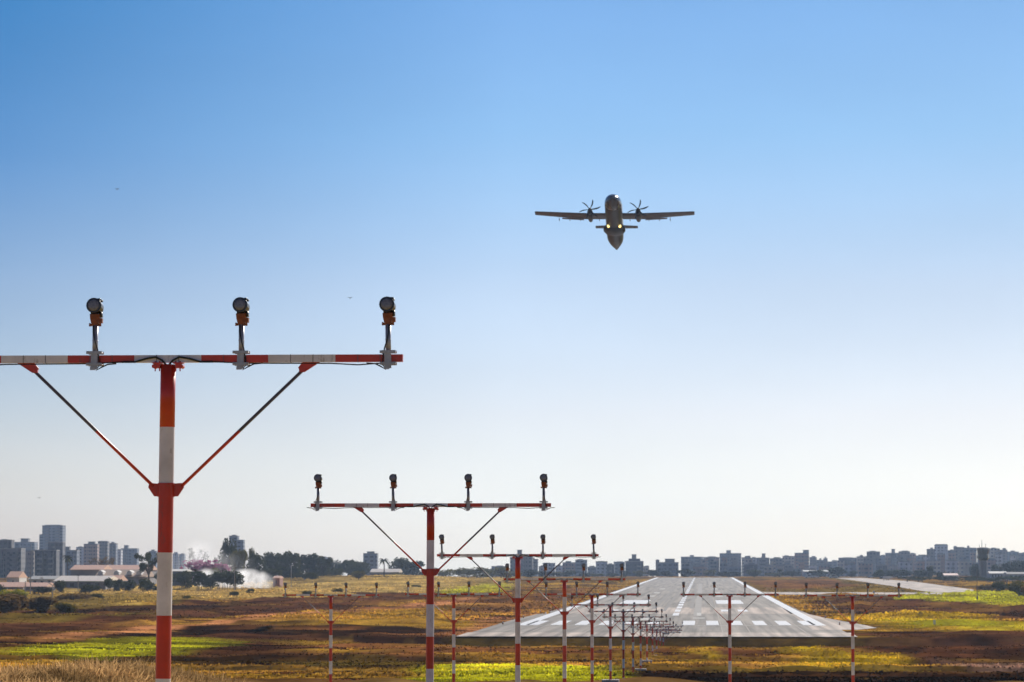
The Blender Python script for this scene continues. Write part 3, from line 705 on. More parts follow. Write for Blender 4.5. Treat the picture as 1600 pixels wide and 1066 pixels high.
def palm(label, pxc, ytop, ybase, Y, wpx):
    p = PY(pxc, ybase, Y); g = hz(p.x, Y); h = PY(pxc, ytop, Y).z-g; rr = wpx*Y/F/2
    root = thing('palm_tree', (p.x, Y, g), label, 'palm tree')
    b = MB(); b.tube([(0, 0, -.2), (.1, 0, h*.4), (0, 0, h-rr*.5)], [.3, .22, .2], 8); b.build('trunk', M_bark, root)
    b = MB(); r = random.Random(int(pxc))
    for k in range(26):
        a = r.uniform(0, 6.28); el = r.uniform(-.5, 1.2); L_ = rr*r.uniform(.8, 1.15); pts = []
        for i in range(6):
            t = i/5; rad = L_*t*math.cos(el*(1-t*.4)); zz = L_*(math.sin(el)*t-.75*t*t)+h-rr*.45; pts.append(Vector((rad*math.cos(a), rad*math.sin(a), zz)))
        sd_ = Vector((-math.sin(a), math.cos(a), 0)); vs = []
        for i, q_ in enumerate(pts):
            ww_ = rr*.13*math.sin(math.pi*(.12+.85*i/5)); vs += [q_-sd_*ww_+Vector((0, 0, -ww_*.6)), q_, q_+sd_*ww_+Vector((0, 0, -ww_*.6))]
        b.add(vs, [f_ for i in range(5) for f_ in ((i*3, i*3+1, i*3+4, i*3+3), (i*3+1, i*3+2, i*3+5, i*3+4))])
    b.build('crown', M_leaf[0], root)
gt = 'trees beyond the airfield on the left'
tree('acacia_tree', 'spreading flat-topped open tree just left of the largest mast', 209, 256, 861, 921, 'flat', 0, seed=1, n=1500)
tree('flowering_tree', 'wide pink-blossomed tree right of the largest mast', 268, 362, 867, 914, 'bush', 3, seed=2, n=1500, depth=14)
tree('bare_tree', 'tall pale leafless tree standing in the smoke behind the pink tree', 290, 324, 854, 903, 'flat', 5, seed=0, n=260, Y=1600)
tree('tall_tree', 'tall dark tree with ragged top left of the lone grey tower', 334, 372, 845, 905, 'tall', 0, Y=1500, seed=0, n=1000)
tree('tall_tree', 'small-topped dark tree right of the lone grey tower', 384, 400, 857, 905, 'tall', 1, Y=1500, seed=1)
tree('broadleaf_tree', 'olive crowned large tree in front of the lone grey tower', 356, 392, 858, 910, 'round', 1, seed=0, Y=1420)
tree('broadleaf_tree', 'dark tree between lone grey tower and the tree mass, over the smoke', 380, 422, 864, 908, 'round', 0, seed=1, Y=1450)
tree('broadleaf_tree', 'round dark tree rising from the hedge beside the white smoke', 322, 350, 884, 916, 'round', 1, seed=2)
k = 0
for i, (a, b_, t, bs) in enumerate(((396,440,886,912),(425,470,884,911),(500,540,886,907),(535,575,884,905))):
    tree('round_bush', 'dark understorey bush, %s from the left at the foot of the tree mass' % ordinal(i), a, b_, t, bs, 'bush', (0, 5)[i % 2], 'understorey bushes', cat='bush')
for a, b_, t, bs, mi in ((338,376,866,909,0),(408,452,862,909,0),(432,478,861,910,0),(460,502,864,909,5),(484,524,868,909,0),(505,540,872,906,5),(528,564,874,905,0),(548,580,877,903,0),(600,646,871,905,0),(624,668,876,905,5)):
    tree('broadleaf_tree', 'dense dark green tree, %s from the left in the tree mass right of the smoke' % ordinal(k), a, b_, t, bs, 'round', mi, gt); k += 1
tree('round_bush', 'large rounded dark bush before the tree mass', 456, 497, 892, 914, 'bush', 0, cat='bush')
tree('round_bush', 'olive bush below the distant grey tower left of the second mast', 548, 573, 891, 914, 'bush', 1, cat='bush')
tree('round_bush', 'small olive bush beside the pale low house', 608, 632, 893, 908, 'bush', 1, cat='bush')
tree('hedge', 'dark hedge along the field edge right of the largest mast', 244, 384, 893, 922, 'hedge', 0, depth=10, cat='hedge', seed=0)
tree('hedge', 'dark hedge along the houses left of the largest mast', 163, 246, 904, 925, 'hedge', 0, depth=10, cat='hedge', seed=1)
tree('round_bush', 'low dark bush in front of the long pale roof', 124, 156, 911, 927, 'bush', 0, cat='bush')
tree('round_bush', 'dark bush at the left end of the long pale roof', 82, 104, 903, 927, 'bush', 0, cat='bush')
tree('round_bush', 'dark bush by the street lamp on the left', 52, 82, 914, 930, 'bush', 5, cat='bush')
tree('round_bush', 'dark bush at the left edge under the tiled roofs', -22, 12, 910, 932, 'bush', 0, cat='bush')
tree('round_bush', 'bright yellow-green bush at the left edge', -6, 42, 919, 943, 'bush', 4, cat='bush', Y=760)
tree('dry_bush', 'wide tawny dry bush at the left edge of the field', -40, 50, 926, 962, 'bush', 2, cat='bush', Y=610, n=4200, seed=0)
tree('dry_bush', 'low tawny dry bush spreading right of the wide one', 30, 88, 930, 957, 'bush', 2, cat='bush', Y=640, n=3000, seed=1)
tree('dry_bush', 'brown dry bush below the long pale roof', 86, 142, 924, 944, 'bush', 2, cat='bush', Y=780, n=2200, seed=2)
tree('round_bush', 'low green bush right of the tawny bushes', 80, 124, 940, 960, 'bush', 1, cat='bush', Y=620, seed=1)
tree('round_bush', 'small green bush on the straw field right of the tawny bushes', 140, 166, 926, 940, 'bush', 1, cat='bush', Y=800, seed=2)
for i, (a, b_, t, bs, mi, l) in enumerate(((283,301,930,940,1,'small green shrub in the straw grass right of the largest mast'),(356,376,923,934,0,'second small green shrub in the straw grass'),(382,400,919,929,0,'third small green shrub in the straw grass, nearest the smoke'),
     (470,490,922,932,1,'small shrub in straw grass behind the leftmost cross-row mast'),(520,536,918,927,1,'fourth small shrub in the straw grass'),(640,660,913,921,1,'dull shrub in the grass beside the second mast'))):
    tree('shrub', l, a, b_, t, bs, 'bush', mi, 'low shrubs in the straw grass', cat='shrub')
tree('bare_tree', 'reddish bare spreading tree behind the salmon roofs', 138, 182, 866, 900, 'flat', 2, Y=1650, seed=2, n=600)
palm('palm tree left of the salmon roofs', 105, 866, 905, 1500, 20)
palm('palm tree beside the distant grey tower near the second mast', 600, 871, 900, 1500, 20)
palm('small palm among the towers right of the runway end', 1218, 888, 902, 2150, 13)
tree('tree_belt', 'long low green tree belt on the ridge behind the third mast', 660, 800, 886, 903, 'hedge', 1, depth=60, Y=1950, cat='tree belt', seed=2)
for i, (a, b_, t, bs) in enumerate(((752,786,887,902),(814,844,889,902),(1010,1030,890,901),(1118,1158,892,902),(1168,1190,893,902),(1292,1326,884,903))):
    tree('broadleaf_tree', ['dark tree left of the step-topped tower', 'dark tree at the foot of the step-topped tower', 'dark tree at the left corner of the runway far end', 'wide dark trees above the right far end of the runway',
         'small dark tree right of the runway far end', 'domed dark tree standing alone by the parked vehicles'][i], a, b_, t, bs, 'bush' if i in (1, 3, 5) else 'round', 5, 'trees beyond the runway', Y=2120)
for i, (a, b_, t, bs, kd) in enumerate(((1362,1388,891,903,'round'),(1384,1424,889,903,'bush'),(1420,1448,890,903,'round'),(1447,1460,884,903,'round'),(1462,1476,893,911,'bush'),(1512,1532,881,905,'round'),(1546,1566,880,905,'round'),(1566,1612,873,904,'round'),(1604,1650,878,905,'round'))):
    tree('broadleaf_tree', '%s tree from the left in the dark row before the right-hand skyline' % ordinal(i), a, b_, t, bs, kd, 5 if i != 3 else 0, 'trees before the right-hand skyline', Y=1900 if i != 4 else 1750)
for i in range(17):
    a = 1062+i*33+rnd.uniform(-8, 8); w_ = rnd.uniform(16, 34)
    if i < 14: tree('round_bush', '%s low dark tree from left at the foot of the towers left of the runway' % ordinal(i), 752+i*21.5, 752+i*21.5+rnd.uniform(18, 30), rnd.uniform(889, 896), 902, 'bush', (0, 5, 1)[i % 3], 'low trees at the foot of the towers left of the runway', Y=2240)
    tree('broadleaf_tree', '%s dark tree from left in the low belt under the right-hand towers' % ordinal(i), a, a+w_, rnd.uniform(888, 895), 902, 'bush', (0, 1, 5)[i % 3], 'low tree belt at the foot of the towers', Y=2230)
tree('hedge', 'long dark hedge line behind the diagonal taxiway', 1412, 1640, 901, 912, 'hedge', 0, depth=14, Y=1640, cat='hedge', seed=0)
for i, (a, b_, t, bs, mi) in enumerate(((1526,1556,911,925,2),(1548,1580,905,926,0),(1572,1612,903,932,1),(1590,1640,910,938,2))):
    tree('round_bush', ['brownish', 'dark green', 'olive green', 'tawny'][i]+' bush in the scrub at the right edge', a, b_, t, bs, 'bush', mi, 'scrub at the right edge', cat='bush', n=2600)

# ------------------------------------------------------------------ houses on the left
M_tile = mat('clay_tiles', (.70, .42, .28), .45, .25, 1.5); M_beige = mat('pale_roof_sheet', (.78, .68, .56), .4, .15, .5)
M_wallg = mat('grey_house_wall', (.22, .21, .22), .9, .15, .8); M_wallw = mat('white_house_wall', (.62, .60, .58), .85, .12, .8); M_win = mat('dark_window', (.03, .035, .045), .2, .1, 2)
def house(name, label, px0, px1, yr, ye, Y, wall=M_wallg, roof=M_tile, dep=10, dorm=(), cat='house', wins=3, hip=False):
    a = PY(px0, yr, Y); c = PY(px1, yr, Y); g = hz((a.x+c.x)/2, Y); ridge = a.z-g; eave = PY(px0, ye, Y).z-g; W_ = c.x-a.x
    dep *= 1.9; root = thing(name, ((a.x+c.x)/2, Y, g), label, cat)
    b = MB(); b.box((0, dep/2, eave/2-.3), (W_*.96, dep*.92, eave+.6)); w_ = b.build('wall', wall, root)
    # sloping roof, the near slope faces the viewer
    o = .5; hw = W_/2; rw_ = hw-(dep*.3 if hip else 0); e = eave; r_ = max(ridge, eave+.4)
    vs = [(-hw, -o, e), (hw, -o, e), (hw, dep+o, e), (-hw, dep+o, e), (-rw_, dep/2, r_), (rw_, dep/2, r_)]
    vs += [(v[0], v[1], v[2]-.18) for v in vs[:4]]
    b = MB(); b.add(vs, [(0, 1, 5, 4), (2, 3, 4, 5), (1, 2, 5), (3, 0, 4), (6, 7, 1, 0), (7, 8, 2, 1), (8, 9, 3, 2), (9, 6, 0, 3), (9, 8, 7, 6)]); rf = b.build('roof', roof, root)
    for i in range(wins):
        xx = -W_*.4+W_*.8*(i+.5)/wins; b = MB(); b.box((xx, dep*.04-.02, eave*.55), (min(1.4, W_*.1), .12, min(1.2, eave*.4))); b.build('window', M_win, root)
    for d in dorm:
        dx = PY(d, yr, Y).x-root.location.x; b = MB(); zc = (e+r_)/2+.1
        b.prism([(dx-1, zc-.8), (dx+1, zc-.8), (dx+1, zc+.3), (dx, zc+1), (dx-1, zc+.3)], -.2, dep*.35); b.build('dormer', M_wallw, root)
    return root
house('long_house', 'long low building with pale beige roof behind the tawny field', 83, 166, 900, 908, 1180, M_wallg, M_beige, 16, wins=5)
house('side_house', 'grey walled low house right of the long beige roof', 165, 186, 899, 907, 1240, M_wallg, M_tile, 10, wins=2)
house('tiled_house', 'house with salmon tiled roof, upper left one behind the long beige roof', 109, 161, 883, 890, 1400, M_wallg, M_tile, 12, wins=3)
house('dormer_house', 'salmon roofed house with four pale dormers left of the largest mast', 156, 232, 883, 890.5, 1450, M_wallg, M_tile, 14, wins=0)
house('dormer_house', 'brown sloping roof with a row of white gables below the salmon roof', 148, 228, 890, 901, 1360, M_wallg, mat('brown_tiles', (.42, .30, .22), .6, .25, 1), 12, dorm=(157, 182, 202, 217), wins=0)
house('low_house', 'low house with orange tiled roof at the far left', -14, 36, 910, 917, 1120, M_wallg, M_tile, 10, wins=3)
house('low_house', 'low house with orange tiled roof left of the street lamp', 37, 73, 910.5, 916.5, 1100, M_wallg, M_tile, 9, wins=2)
house('gabled_house', 'small steep-roofed house under the left apartment blocks', 10, 30, 893, 902, 1250, M_wallw, M_tile, 8, wins=1)
house('flat_house', 'white low house seen behind the street lamp', 44, 86, 900, 905, 1300, M_wallw, mat('grey_roof', (.3, .3, .31), .8, .2, 1), 10, wins=3)
house('white_house', 'small white house above the smoke, left one', 374, 391, 884, 888, 1500, M_wallw, M_beige, 8, wins=1)
house('white_house', 'small white house above the smoke, right one', 392, 402, 891, 893, 1500, M_wallw, M_beige, 8, wins=1)
house('white_house', 'white low building behind the smoke, leftmost of the white ones', 348, 373, 883, 888, 1450, M_wallw, M_beige, 10, wins=3)
house('brick_hut', 'small reddish hut at the right edge of the smoke', 426, 437, 900, 903, 1260, mat('red_brick', (.30, .13, .09), .9, .2, 2), M_tile, 6, wins=1)
house('shed', 'white roofed shed beside the largest mast under the pink tree', 262, 290, 889.5, 892.5, 1300, M_win, M_wallw, 10, wins=0, cat='shed')
house('low_house', 'low house with long pale roof beside the palm and second mast', 578, 624, 889, 894, 1800, M_wallg, M_beige, 10, wins=2)
house('airport_shed', 'bright low white building in front of the right-hand skyline', 1472, 1498, 896, 899, 1800, M_wallw, mat('pinkish_roof', (.70, .5, .45), .6, .1, 1), 10, wins=4, cat='building')
house('airport_shed', 'long pale blue low building right of the control tower', 1546, 1575, 893, 896, 1850, facade('pale_blue_wall', (.35, .40, .5)), M_wallw, 12, wins=5, cat='building')
house('airport_shed', 'pale low building at the right edge behind the scrub', 1573, 1615, 894, 897, 1800, M_wallw, M_wallg, 12, wins=5, cat='building')
house('airport_shed', 'pale wide low hall right of the domed dark tree, before the towers', 1255, 1296, 891, 893, 2350, facade('hall_wall', (.55, .57, .62)), M_wallw, 16, wins=5, cat='building')

# ------------------------------------------------------------------ city towers
FAC = [facade('facade_grey', (.20, .20, .22)), facade('facade_cream', (.50, .44, .38)), facade('facade_white', (.60, .60, .62), fw=3.6, ww=.4), facade('facade_pinkish', (.40, .27, .23), fw=2.6),
       facade('facade_dark', (.10, .10, .125), fh=3.2), facade('facade_blue_grey', (.18, .21, .27), fw=4, ww=.6)]
FN = ['mid grey', 'cream', 'white', 'pinkish', 'dark grey', 'blue-grey']
M_slab = mat('roof_slab', (.25, .25, .26), .9, .2, .5)
def tower(label, px0, px1, yt, Y, mi, tank=None, step=None, dep=None, windows=False, group='hazy city towers', name='apartment_tower'):
    a = PY(px0, yt, Y); c = PY(px1, yt, Y); W_ = c.x-a.x; g = float(height(np.array([(a.x+c.x)/2]), np.array([Y]), False)[0])-1; h = max(a.z-g, 6); dep = dep or max(10, min(W_*.8, 22))
    root = thing(name, ((a.x+c.x)/2, Y, g), label, 'tower block', group)
    r = random.Random(int(px0*13+yt))
    b = MB(); b.box((0, dep/2, h/2), (W_, dep, h), 0); b.box((0, dep/2, h+.35), (W_+.3, dep+.3, .7), 1)
    b.build('wall', [FAC[mi], M_slab], root)
    nb = 1 if W_ < 12 else 2
    for i in range(nb):                                  # balcony stacks standing proud of the front
        xx = (-.25+.5*i)*W_ if nb == 2 else r.uniform(-.2, .2)*W_
        b = MB(); bw = W_*r.uniform(.14, .24)
        for fl in range(1, int(h/3)): b.box((xx, -.7, fl*3+.5), (bw, 1.5, 1.1)); 
        b.box((xx+bw/2+.15, -.75, h/2), (.3, 1.6, h-.5)); b.build('balcony_stack', [M_slab, FAC[mi]][r.random() < .3], root)
    tanks = [tank] if tank else [(px0+(px1-px0)*r.uniform(.2, .5), px0+(px1-px0)*r.uniform(.6, .85), yt-r.uniform(1.2, 3))]
    for t0, t1, ty in tanks:
        x0 = PY(t0, ty, Y).x-root.location.x; x1 = PY(t1, ty, Y).x-root.location.x; tz = PY(t0, ty, Y).z-g
        b = MB(); b.box(((x0+x1)/2, dep/2, (h+.7+tz)/2), (x1-x0, dep*.5, max(tz-h-.7, .5))); b.box(((x0+x1)/2, dep/2, tz+.2), (x1-x0+.6, dep*.5+.6, .4)); b.build('roof_tank', M_slab, root)
    if step:
        s0, s1, sy = step; x0 = PY(s0, sy, Y).x-root.location.x; x1 = PY(s1, sy, Y).x-root.location.x; tz = PY(s0, sy, Y).z-g
        b = MB(); b.box(((x0+x1)/2, dep/2+.5, tz/2), (x1-x0, dep*.9, tz)); b.build('side_wing', FAC[mi], root)
    if windows:
        nx = max(2, int(W_/3.4)); nz = int((h-1)/3)
        while nx*nz > 90: nx -= 1
        for i in range(nx):
            for j in range(nz): b = MB(); b.box((-W_/2+W_*(i+.5)/nx, -.03, 2+j*3+.6-1+1), (1.5, .16, 1.3)); b.build('window', M_win, root)
    return root
# left cluster
LT = [('dark grey apartment block cut by the left edge, tallest of the near ones', -6, 18, 845, 2250, 4, (2, 9, 843.5), None, 0),
 ('hazy stepped blue tower between left edge block and the tallest tower', 20, 54, 848, 3400, 5, (31, 43, 842), None, 0),
 ('tallest hazy blue tower of the left skyline with notched shoulder', 66, 98, 822, 3500, 5, (70, 93, 820.6), (61, 67, 835), 0),
 ('five-storey grey apartment block at the left edge', -10, 33, 858.5, 1950, 0, (-4, 4, 857.3), None, 1),
 ('pale narrow apartment block right of the edge block', 35, 53, 862, 2150, 1, (40, 46, 861), None, 0),
 ('dark five-storey apartment block below the tallest tower', 54, 88, 861, 1980, 4, (60, 66, 859.6), None, 1),
 ('brown-grey square block in front of the tallest tower', 75, 98, 848, 2400, 4, (80, 88, 847), None, 0),
 ('blue-grey slab right of the tallest tower', 89, 120, 861, 2500, 5, (98, 107, 855), None, 0),
 ('pale hazy slab left of the gabled tower', 119, 131, 856, 3300, 2, None, None, 0),
 ('brownish hazy tower with gabled top on the left', 131, 152, 851, 2900, 3, (137, 147, 847), None, 0),
 ('hazy twin tower right of the gabled one', 153, 168, 847, 3000, 0, (155, 166, 846), None, 0),
 ('hazy pale tower with small turret in the left cluster', 168, 181, 850, 3100, 5, (173, 177, 847.5), None, 0),
 ('low hazy block near the right end of the left cluster', 180, 189, 860, 3300, 2, None, None, 0),
 ('pale tower with chimney-like top, rightmost of the left cluster', 189, 214, 858, 3400, 5, (193, 199, 852.5), None, 0),
 ('small faint block beside the largest mast, left side', 233, 244, 862, 3600, 5, None, None, 0),
 ('small faint block seen right of the largest mast', 268, 278, 866, 3800, 2, None, None, 0),
 ('faint low block left of the pink tree in the smoke', 280, 288, 867, 3800, 5, None, None, 0),
 ('lone grey tower with stepped roof above the smoke', 358, 371, 838.5, 2600, 5, (362, 367, 836.6), (370, 380, 843.5), 0),
 ('faint low white building over the dark tree mass', 497, 513, 872, 3500, 2, None, None, 0),
 ('distant square grey tower left of the second mast', 567.5, 589, 866, 2500, 5, (573, 584, 862.5), None, 0)]
for l, a, b_, t, Y, mi, tk, stp, wn in LT: tower(l, a, b_, t, Y, mi, tk, stp, windows=bool(wn), group='towers of the left skyline')
MT = [('low hazy block in the gap left of the step-topped tower', 768, 790, 886, 3000, 5, None, None),
 ('low cream block right of the pale wing', 842, 849, 886, 3000, 1, None, None),
 ('low white block between the small pale block and the cream one', 868, 879, 885, 3000, 2, None, None),
 ('low blue-grey block right of the taller narrow one', 918, 931, 887, 3000, 5, None, None),
 ('low block right of the peaked tower', 1005, 1014, 886, 3000, 1, None, None),
 ('grey tower with raised step behind the third mast', 797, 822, 872, 2600, 0, (808, 815, 860), (806, 832, 866)),
 ('pale wing right of the step-topped tower', 826, 840, 875, 2650, 5, None, None),
 ('small pale block between the third and fourth masts', 848, 867, 881, 2900, 2, (851, 858, 880), None),
 ('cream wide block left of the tall narrow one', 879, 899, 880, 2900, 3, None, None),
 ('taller narrow block above the fourth mast', 899, 917, 876, 2900, 5, (902, 910, 874.5), None),
 ('pale block left of the peaked tower', 931, 949, 878.5, 2900, 2, (935, 943, 877.5), None),
 ('dark low block beside the pale one', 948, 960, 883, 2700, 4, None, None),
 ('square pale block just left of the peaked tower', 959, 976, 879, 2900, 5, (964, 972, 878), None),
 ('peaked dark tower left of the runway far end', 977, 1005, 878, 2600, 4, (987, 994, 867), (982, 1000, 873)),
 ('narrow grey tower at the left of the runway far end', 1024.5, 1030, 876.5, 2550, 0, None, None),
 ('pale block with dark upper storeys above the left runway edge', 1029, 1060, 880, 2500, 5, (1039, 1054, 874), None)]
for l, a, b_, t, Y, mi, tk, stp in MT: tower(l, a, b_, t, Y, mi, tk, stp, group='towers left of the runway end')
RT = [(1064,1098,871,4,(1078,1084,868)),(1099,1124,871.5,3,(1106,1118,870)),(1124.5,1158,865.5,0,(1135,1142,860.5)),(1159,1171,872,1,None),(1171,1183,873,2,None),(1183,1202,872.5,5,(1190.5,1196,865.5)),
 (1203,1223,873.5,0,None),(1223,1242,870,1,(1226,1232,868.5)),(1242,1264,865,3,(1255,1264,860)),(1265,1276,871.5,0,None),(1276,1287,876,5,None),(1287,1293,873.5,0,None),(1293,1311,878.5,5,None),
 (1311,1339,872.5,4,(1318,1332,871.5)),(1339,1352,870.5,1,None),(1355,1375,863,0,(1360,1368,861.5)),(1375,1384,869,5,None),(1384,1405,865,4,(1393.5,1398.5,858.5)),(1405,1422,862.5,0,(1410,1419,861)),
 (1422,1431,866,3,None),(1431,1449,869,5,None),(1449,1461,859,0,None),(1461,1481,852.5,2,(1462,1480,851)),(1482,1491,861,4,None),(1491,1506,856,0,(1491.5,1495,853.8)),(1506,1526,857,5,(1512,1515,853.5)),
 (1528,1546,860,4,None),(1546,1562,858,1,(1550,1556,856.5)),(1562,1574,860,0,None),(1574,1592,863,5,(1580,1586,861)),(1592,1610,865,0,None),(1610,1632,862,4,None)]
for i, (a, b_, t, mi, tk) in enumerate(RT):
    tower('%s tower, %s from left in the back row right of the runway' % (FN[mi], ordinal(i)), a, b_, t, 3300+rnd.uniform(-250, 350), mi, tk, group='back row of the right-hand skyline')
r3 = random.Random(5); px = 1070; i = 0
while px < 1606 and i < 30:
    wpx = r3.uniform(6, 11); top_ = float(np.interp(px, [1060, 1130, 1290, 1330, 1460, 1600], [873, 870, 878, 874, 862, 864]))+r3.uniform(0, 8); mi = r3.choice([0, 1, 2, 3, 5, 5])
    tower('slim %s tower, %s from left among those rising between the two rows' % (FN[mi], ordinal(i)), px, px+wpx, top_, 2900+r3.uniform(-100, 100), mi, (px+wpx*.3, px+wpx*.7, top_-r3.uniform(1.5, 4)), group='slim towers of the right-hand skyline', name='slim_tower')
    px += wpx+r3.uniform(5, 16); i += 1
r2 = random.Random(21); px = 1066; i = 0
while px < 1612 and i < 38:
    wpx = r2.uniform(10, 22); mi = r2.choice([0, 1, 2, 3, 4, 5, 5]); base_t = float(np.interp(px, [1060, 1200, 1290, 1330, 1460, 1600], [880, 881, 886, 884, 874, 876]))
    tower('%s block, %s from left in the front row right of the runway' % (FN[mi], ordinal(i)), px, px+wpx, base_t+r2.uniform(-2, 7), 2550+r2.uniform(-120, 150), mi, None, group='front row of the right-hand skyline', name='apartment_block')
    px += wpx*r2.uniform(.95, 1.5); i += 1

# control tower
Yc = 1700; p = PY(1536.5, 905, Yc); g = hz(p.x, Yc); u = Yc/F
ct = thing('control_tower', (p.x, Yc, g), 'airport control tower with flared dark glass cab in front of the right skyline', 'control tower')
zc = lambda py: CH-(py-HOR)*u-g
M_ctc = mat('control_tower_concrete', (.20, .215, .21), .85, .15, .4); M_ctg = mat('green_tinted_glass', (.018, .035, .032), .12, .15, 1)
b = MB(); b.tube([(0, 0, -.3), (0, 0, zc(875))], [6.3*u, 5.6*u], 8); b.build('shaft', M_ctc, ct)
b = MB(); b.tube([(0, 0, zc(876)), (0, 0, zc(872.5)), (0, 0, zc(868))], [6*u, 9.6*u, 9.6*u], 8); b.build('gallery', M_ctg, ct)
b = MB(); b.tube([(0, 0, zc(868)), (0, 0, zc(866.5))], [8.2*u, 8.2*u], 8); b.tube([(0, 0, zc(866.5)), (0, 0, zc(859))], [8*u, 9.8*u], 8); b.build('cab', M_ctg, ct)
b = MB(); b.tube([(0, 0, zc(859)), (0, 0, zc(856.5)), (0, 0, zc(855.5))], [10*u, 9.2*u, 5*u], 8); b.build('cab_roof', M_ctc, ct)
b = MB(); b.tube([(-.6, 0, zc(856)), (-.6, 0, zc(844))], .12, 6); b.tube([(1.2, 0, zc(856)), (1.2, 0, zc(850))], .1, 6); b.tube([(-1.8, 0, zc(856)), (-1.8, 0, zc(851.5))], .1, 6); b.build('antenna', M_blk, ct)

# ------------------------------------------------------------------ small airfield things
def car(label, px, py, col, L_=4.4, van=False, name='parked_car', yaw=0):
    p = G(px, py, .0); g = hz(p.x, p.y); root = thing(name, (p.x, p.y, g), label, 'van' if van else 'car', 'vehicles parked beyond the runway', rz=yaw)
    h = 2.1 if van else 1.45; l2 = L_/2
    prof_ = [(-l2, .3), (-l2, .8), (-l2*.9, .95), (-l2*.55, h) if van else (-l2*.5, .98), (-l2*.25, h), (l2*.45, h), (l2*.85, 1.0), (l2, .9), (l2, .3)]
    b = MB(); b.prism(prof_, -.85, .85); b.build('body', mat('car_paint', col, .25, .05, 1, coat=1), root)
    b = MB(); b.prism([(-l2*.4, 1.0), (-l2*.22, h-.12), (l2*.42, h-.12), (l2*.72, 1.02)], -.87, .87); b.build('window', M_glas, root)
    for sx in (-.6, .6):
        for sy in (-.8, .8): b = MB(); b.tube([(sx*l2, sy-.1, .32), (sx*l2, sy+.1, .32)], .32, 12); b.build('wheel', M_blk, root)
car('white van, left one of the pair parked beyond the right runway edge', 1264, 903.2, (.8, .78, .72), 5.2, True, 'parked_van')
car('white car just right of the white van beyond the right runway edge', 1275, 903.2, (.75, .74, .7))
car('cream van parked at the foot of the domed dark tree', 1302, 903.4, (.85, .8, .62), 5.6, True, 'parked_van')
car('white car farther right near the diagonal taxiway', 1409, 902.8, (.8, .8, .8))
car('small white car between the domed tree and the taxiway', 1361, 903, (.7, .72, .75), 4)
# light aircraft on the taxiway
p = G(1386, 907.2); la = thing('light_aircraft', (p.x, p.y, .04), 'small light aircraft standing on the diagonal taxiway', 'light aircraft', rz=.5)
b = MB(); b.tube([(-2.6, 0, 1.3), (-2.2, 0, 1.3), (-.6, 0, 1.4), (1.2, 0, 1.35), (4.2, 0, 1.6)], [.15, .45, .6, .55, .12], 12); b.build('fuselage', M_wallw, la)
b = MB(); b.box((-.3, 0, 2.05), (1.4, 9.5, .14)); b.build('wing', M_wallw, la); b = MB(); b.box((3.9, 0, 2.1), (.8, .08, 1.3)); b.box((3.9, 0, 1.65), (.7, 3, .08)); b.build('tail', M_dks, la)
for x_, y_ in ((-1.9, 0), (.3, -1), (.3, 1)): b = MB(); b.tube([(x_, y_, 1), (x_, y_, .3)], .06, 6); b.tube([(x_, y_-.1, .25), (x_, y_+.1, .25)], .25, 10); b.build('wheel', M_blk, la)
# markers
def marker(label, px, py, h, w_):
    p = G(px, py); g = hz(p.x, p.y); root = thing('marker_board', (p.x, p.y, g), label, 'marker')
    b = MB(); b.box((0, 0, h*.55), (w_, .15, h*.8)); b.build('board', M_wallw, root); b = MB(); b.box((0, .0, .1), (w_*.5, .3, .3)); b.build('base', M_conc, root)
marker('small white upright marker in the yellow grass on the right', 1460, 977, .85, .35)
marker('tiny white marker beside the crossing taxiway', 1365.5, 928, .9, .5)
p = G(1527, 942); g = hz(p.x, p.y)
wp = thing('field_pole', (p.x, p.y, g), 'thin dark pole standing in the lime grass below the control tower', 'pole')
b = MB(); hh = (942-888)*p.y/F; b.tube([(0, 0, 0), (0, 0, hh)], [.09, .05], 8); b.build('post', M_dks, wp); b = MB(); b.box((0, 0, 1.6), (.35, .25, .7)); b.box((0, 0, hh*.5), (.12, .12, .5)); b.build('cabinet', M_dks, wp)
# runway edge lights
k = 0
for Y in (520, 580, 640, 700, 820, 940):
    for s in (-1, 1):
        root = thing('runway_edge_light', (AX+s*25.6, Y, .03), 'small runway edge light, %s on the %s side counted from the threshold' % (ordinal(k//2), 'left' if s < 0 else 'right'), 'runway light', 'runway edge lights'); k += 1
        b = MB(); b.tube([(0, 0, 0), (0, 0, .28)], [.12, .07], 8); b.build('stem', M_ylw, root); b = MB(); b.tube([(0, 0, .28), (0, 0, .40), (0, 0, .46)], [.10, .10, .03], 10); b.build('lens', M_wallw, root)
# street lamps left
def street_lamp(label, px, py0, py1, Y, arm, armz):
    p = PY(px, py0, Y); g = hz(p.x, Y); h = PY(px, py1, Y).z-g; root = thing('street_lamp', (p.x, Y, g), label, 'street lamp')
    b = MB(); b.tube([(0, 0, 0), (0, 0, h)], [.14, .09], 8); b.build('pole', M_conc, root)
    if arm: 
        b = MB(); b.tube([(0, 0, h), (arm, 0, h+armz)], .09, 6); b.build('arm', M_conc, root); b = MB(); b.box((arm*1.12, 0, h+armz*1.1), (abs(arm)*.3, .45, .25)); b.build('lamp_head', M_wallw, root)
street_lamp('pale street lamp with long slanting arm before the left houses', 82, 930, 915, 800, -2.3, 1.6)
street_lamp('tall thin pole before the low orange-roofed houses, left one', 39.5, 932, 908, 800, .0, 0)
street_lamp('tall thin pole before the low orange-roofed houses, right one', 47.5, 932, 862, 900, .5, .1)
street_lamp('thin utility pole standing in the white smoke', 366.5, 915, 885, 1150, .6, .1)
street_lamp('thin utility pole before the dark tree mass', 455, 910, 884, 1250, .6, .1)
street_lamp('thin pole before the long pale-roofed building', 122, 925, 900, 1050, .4, .05)
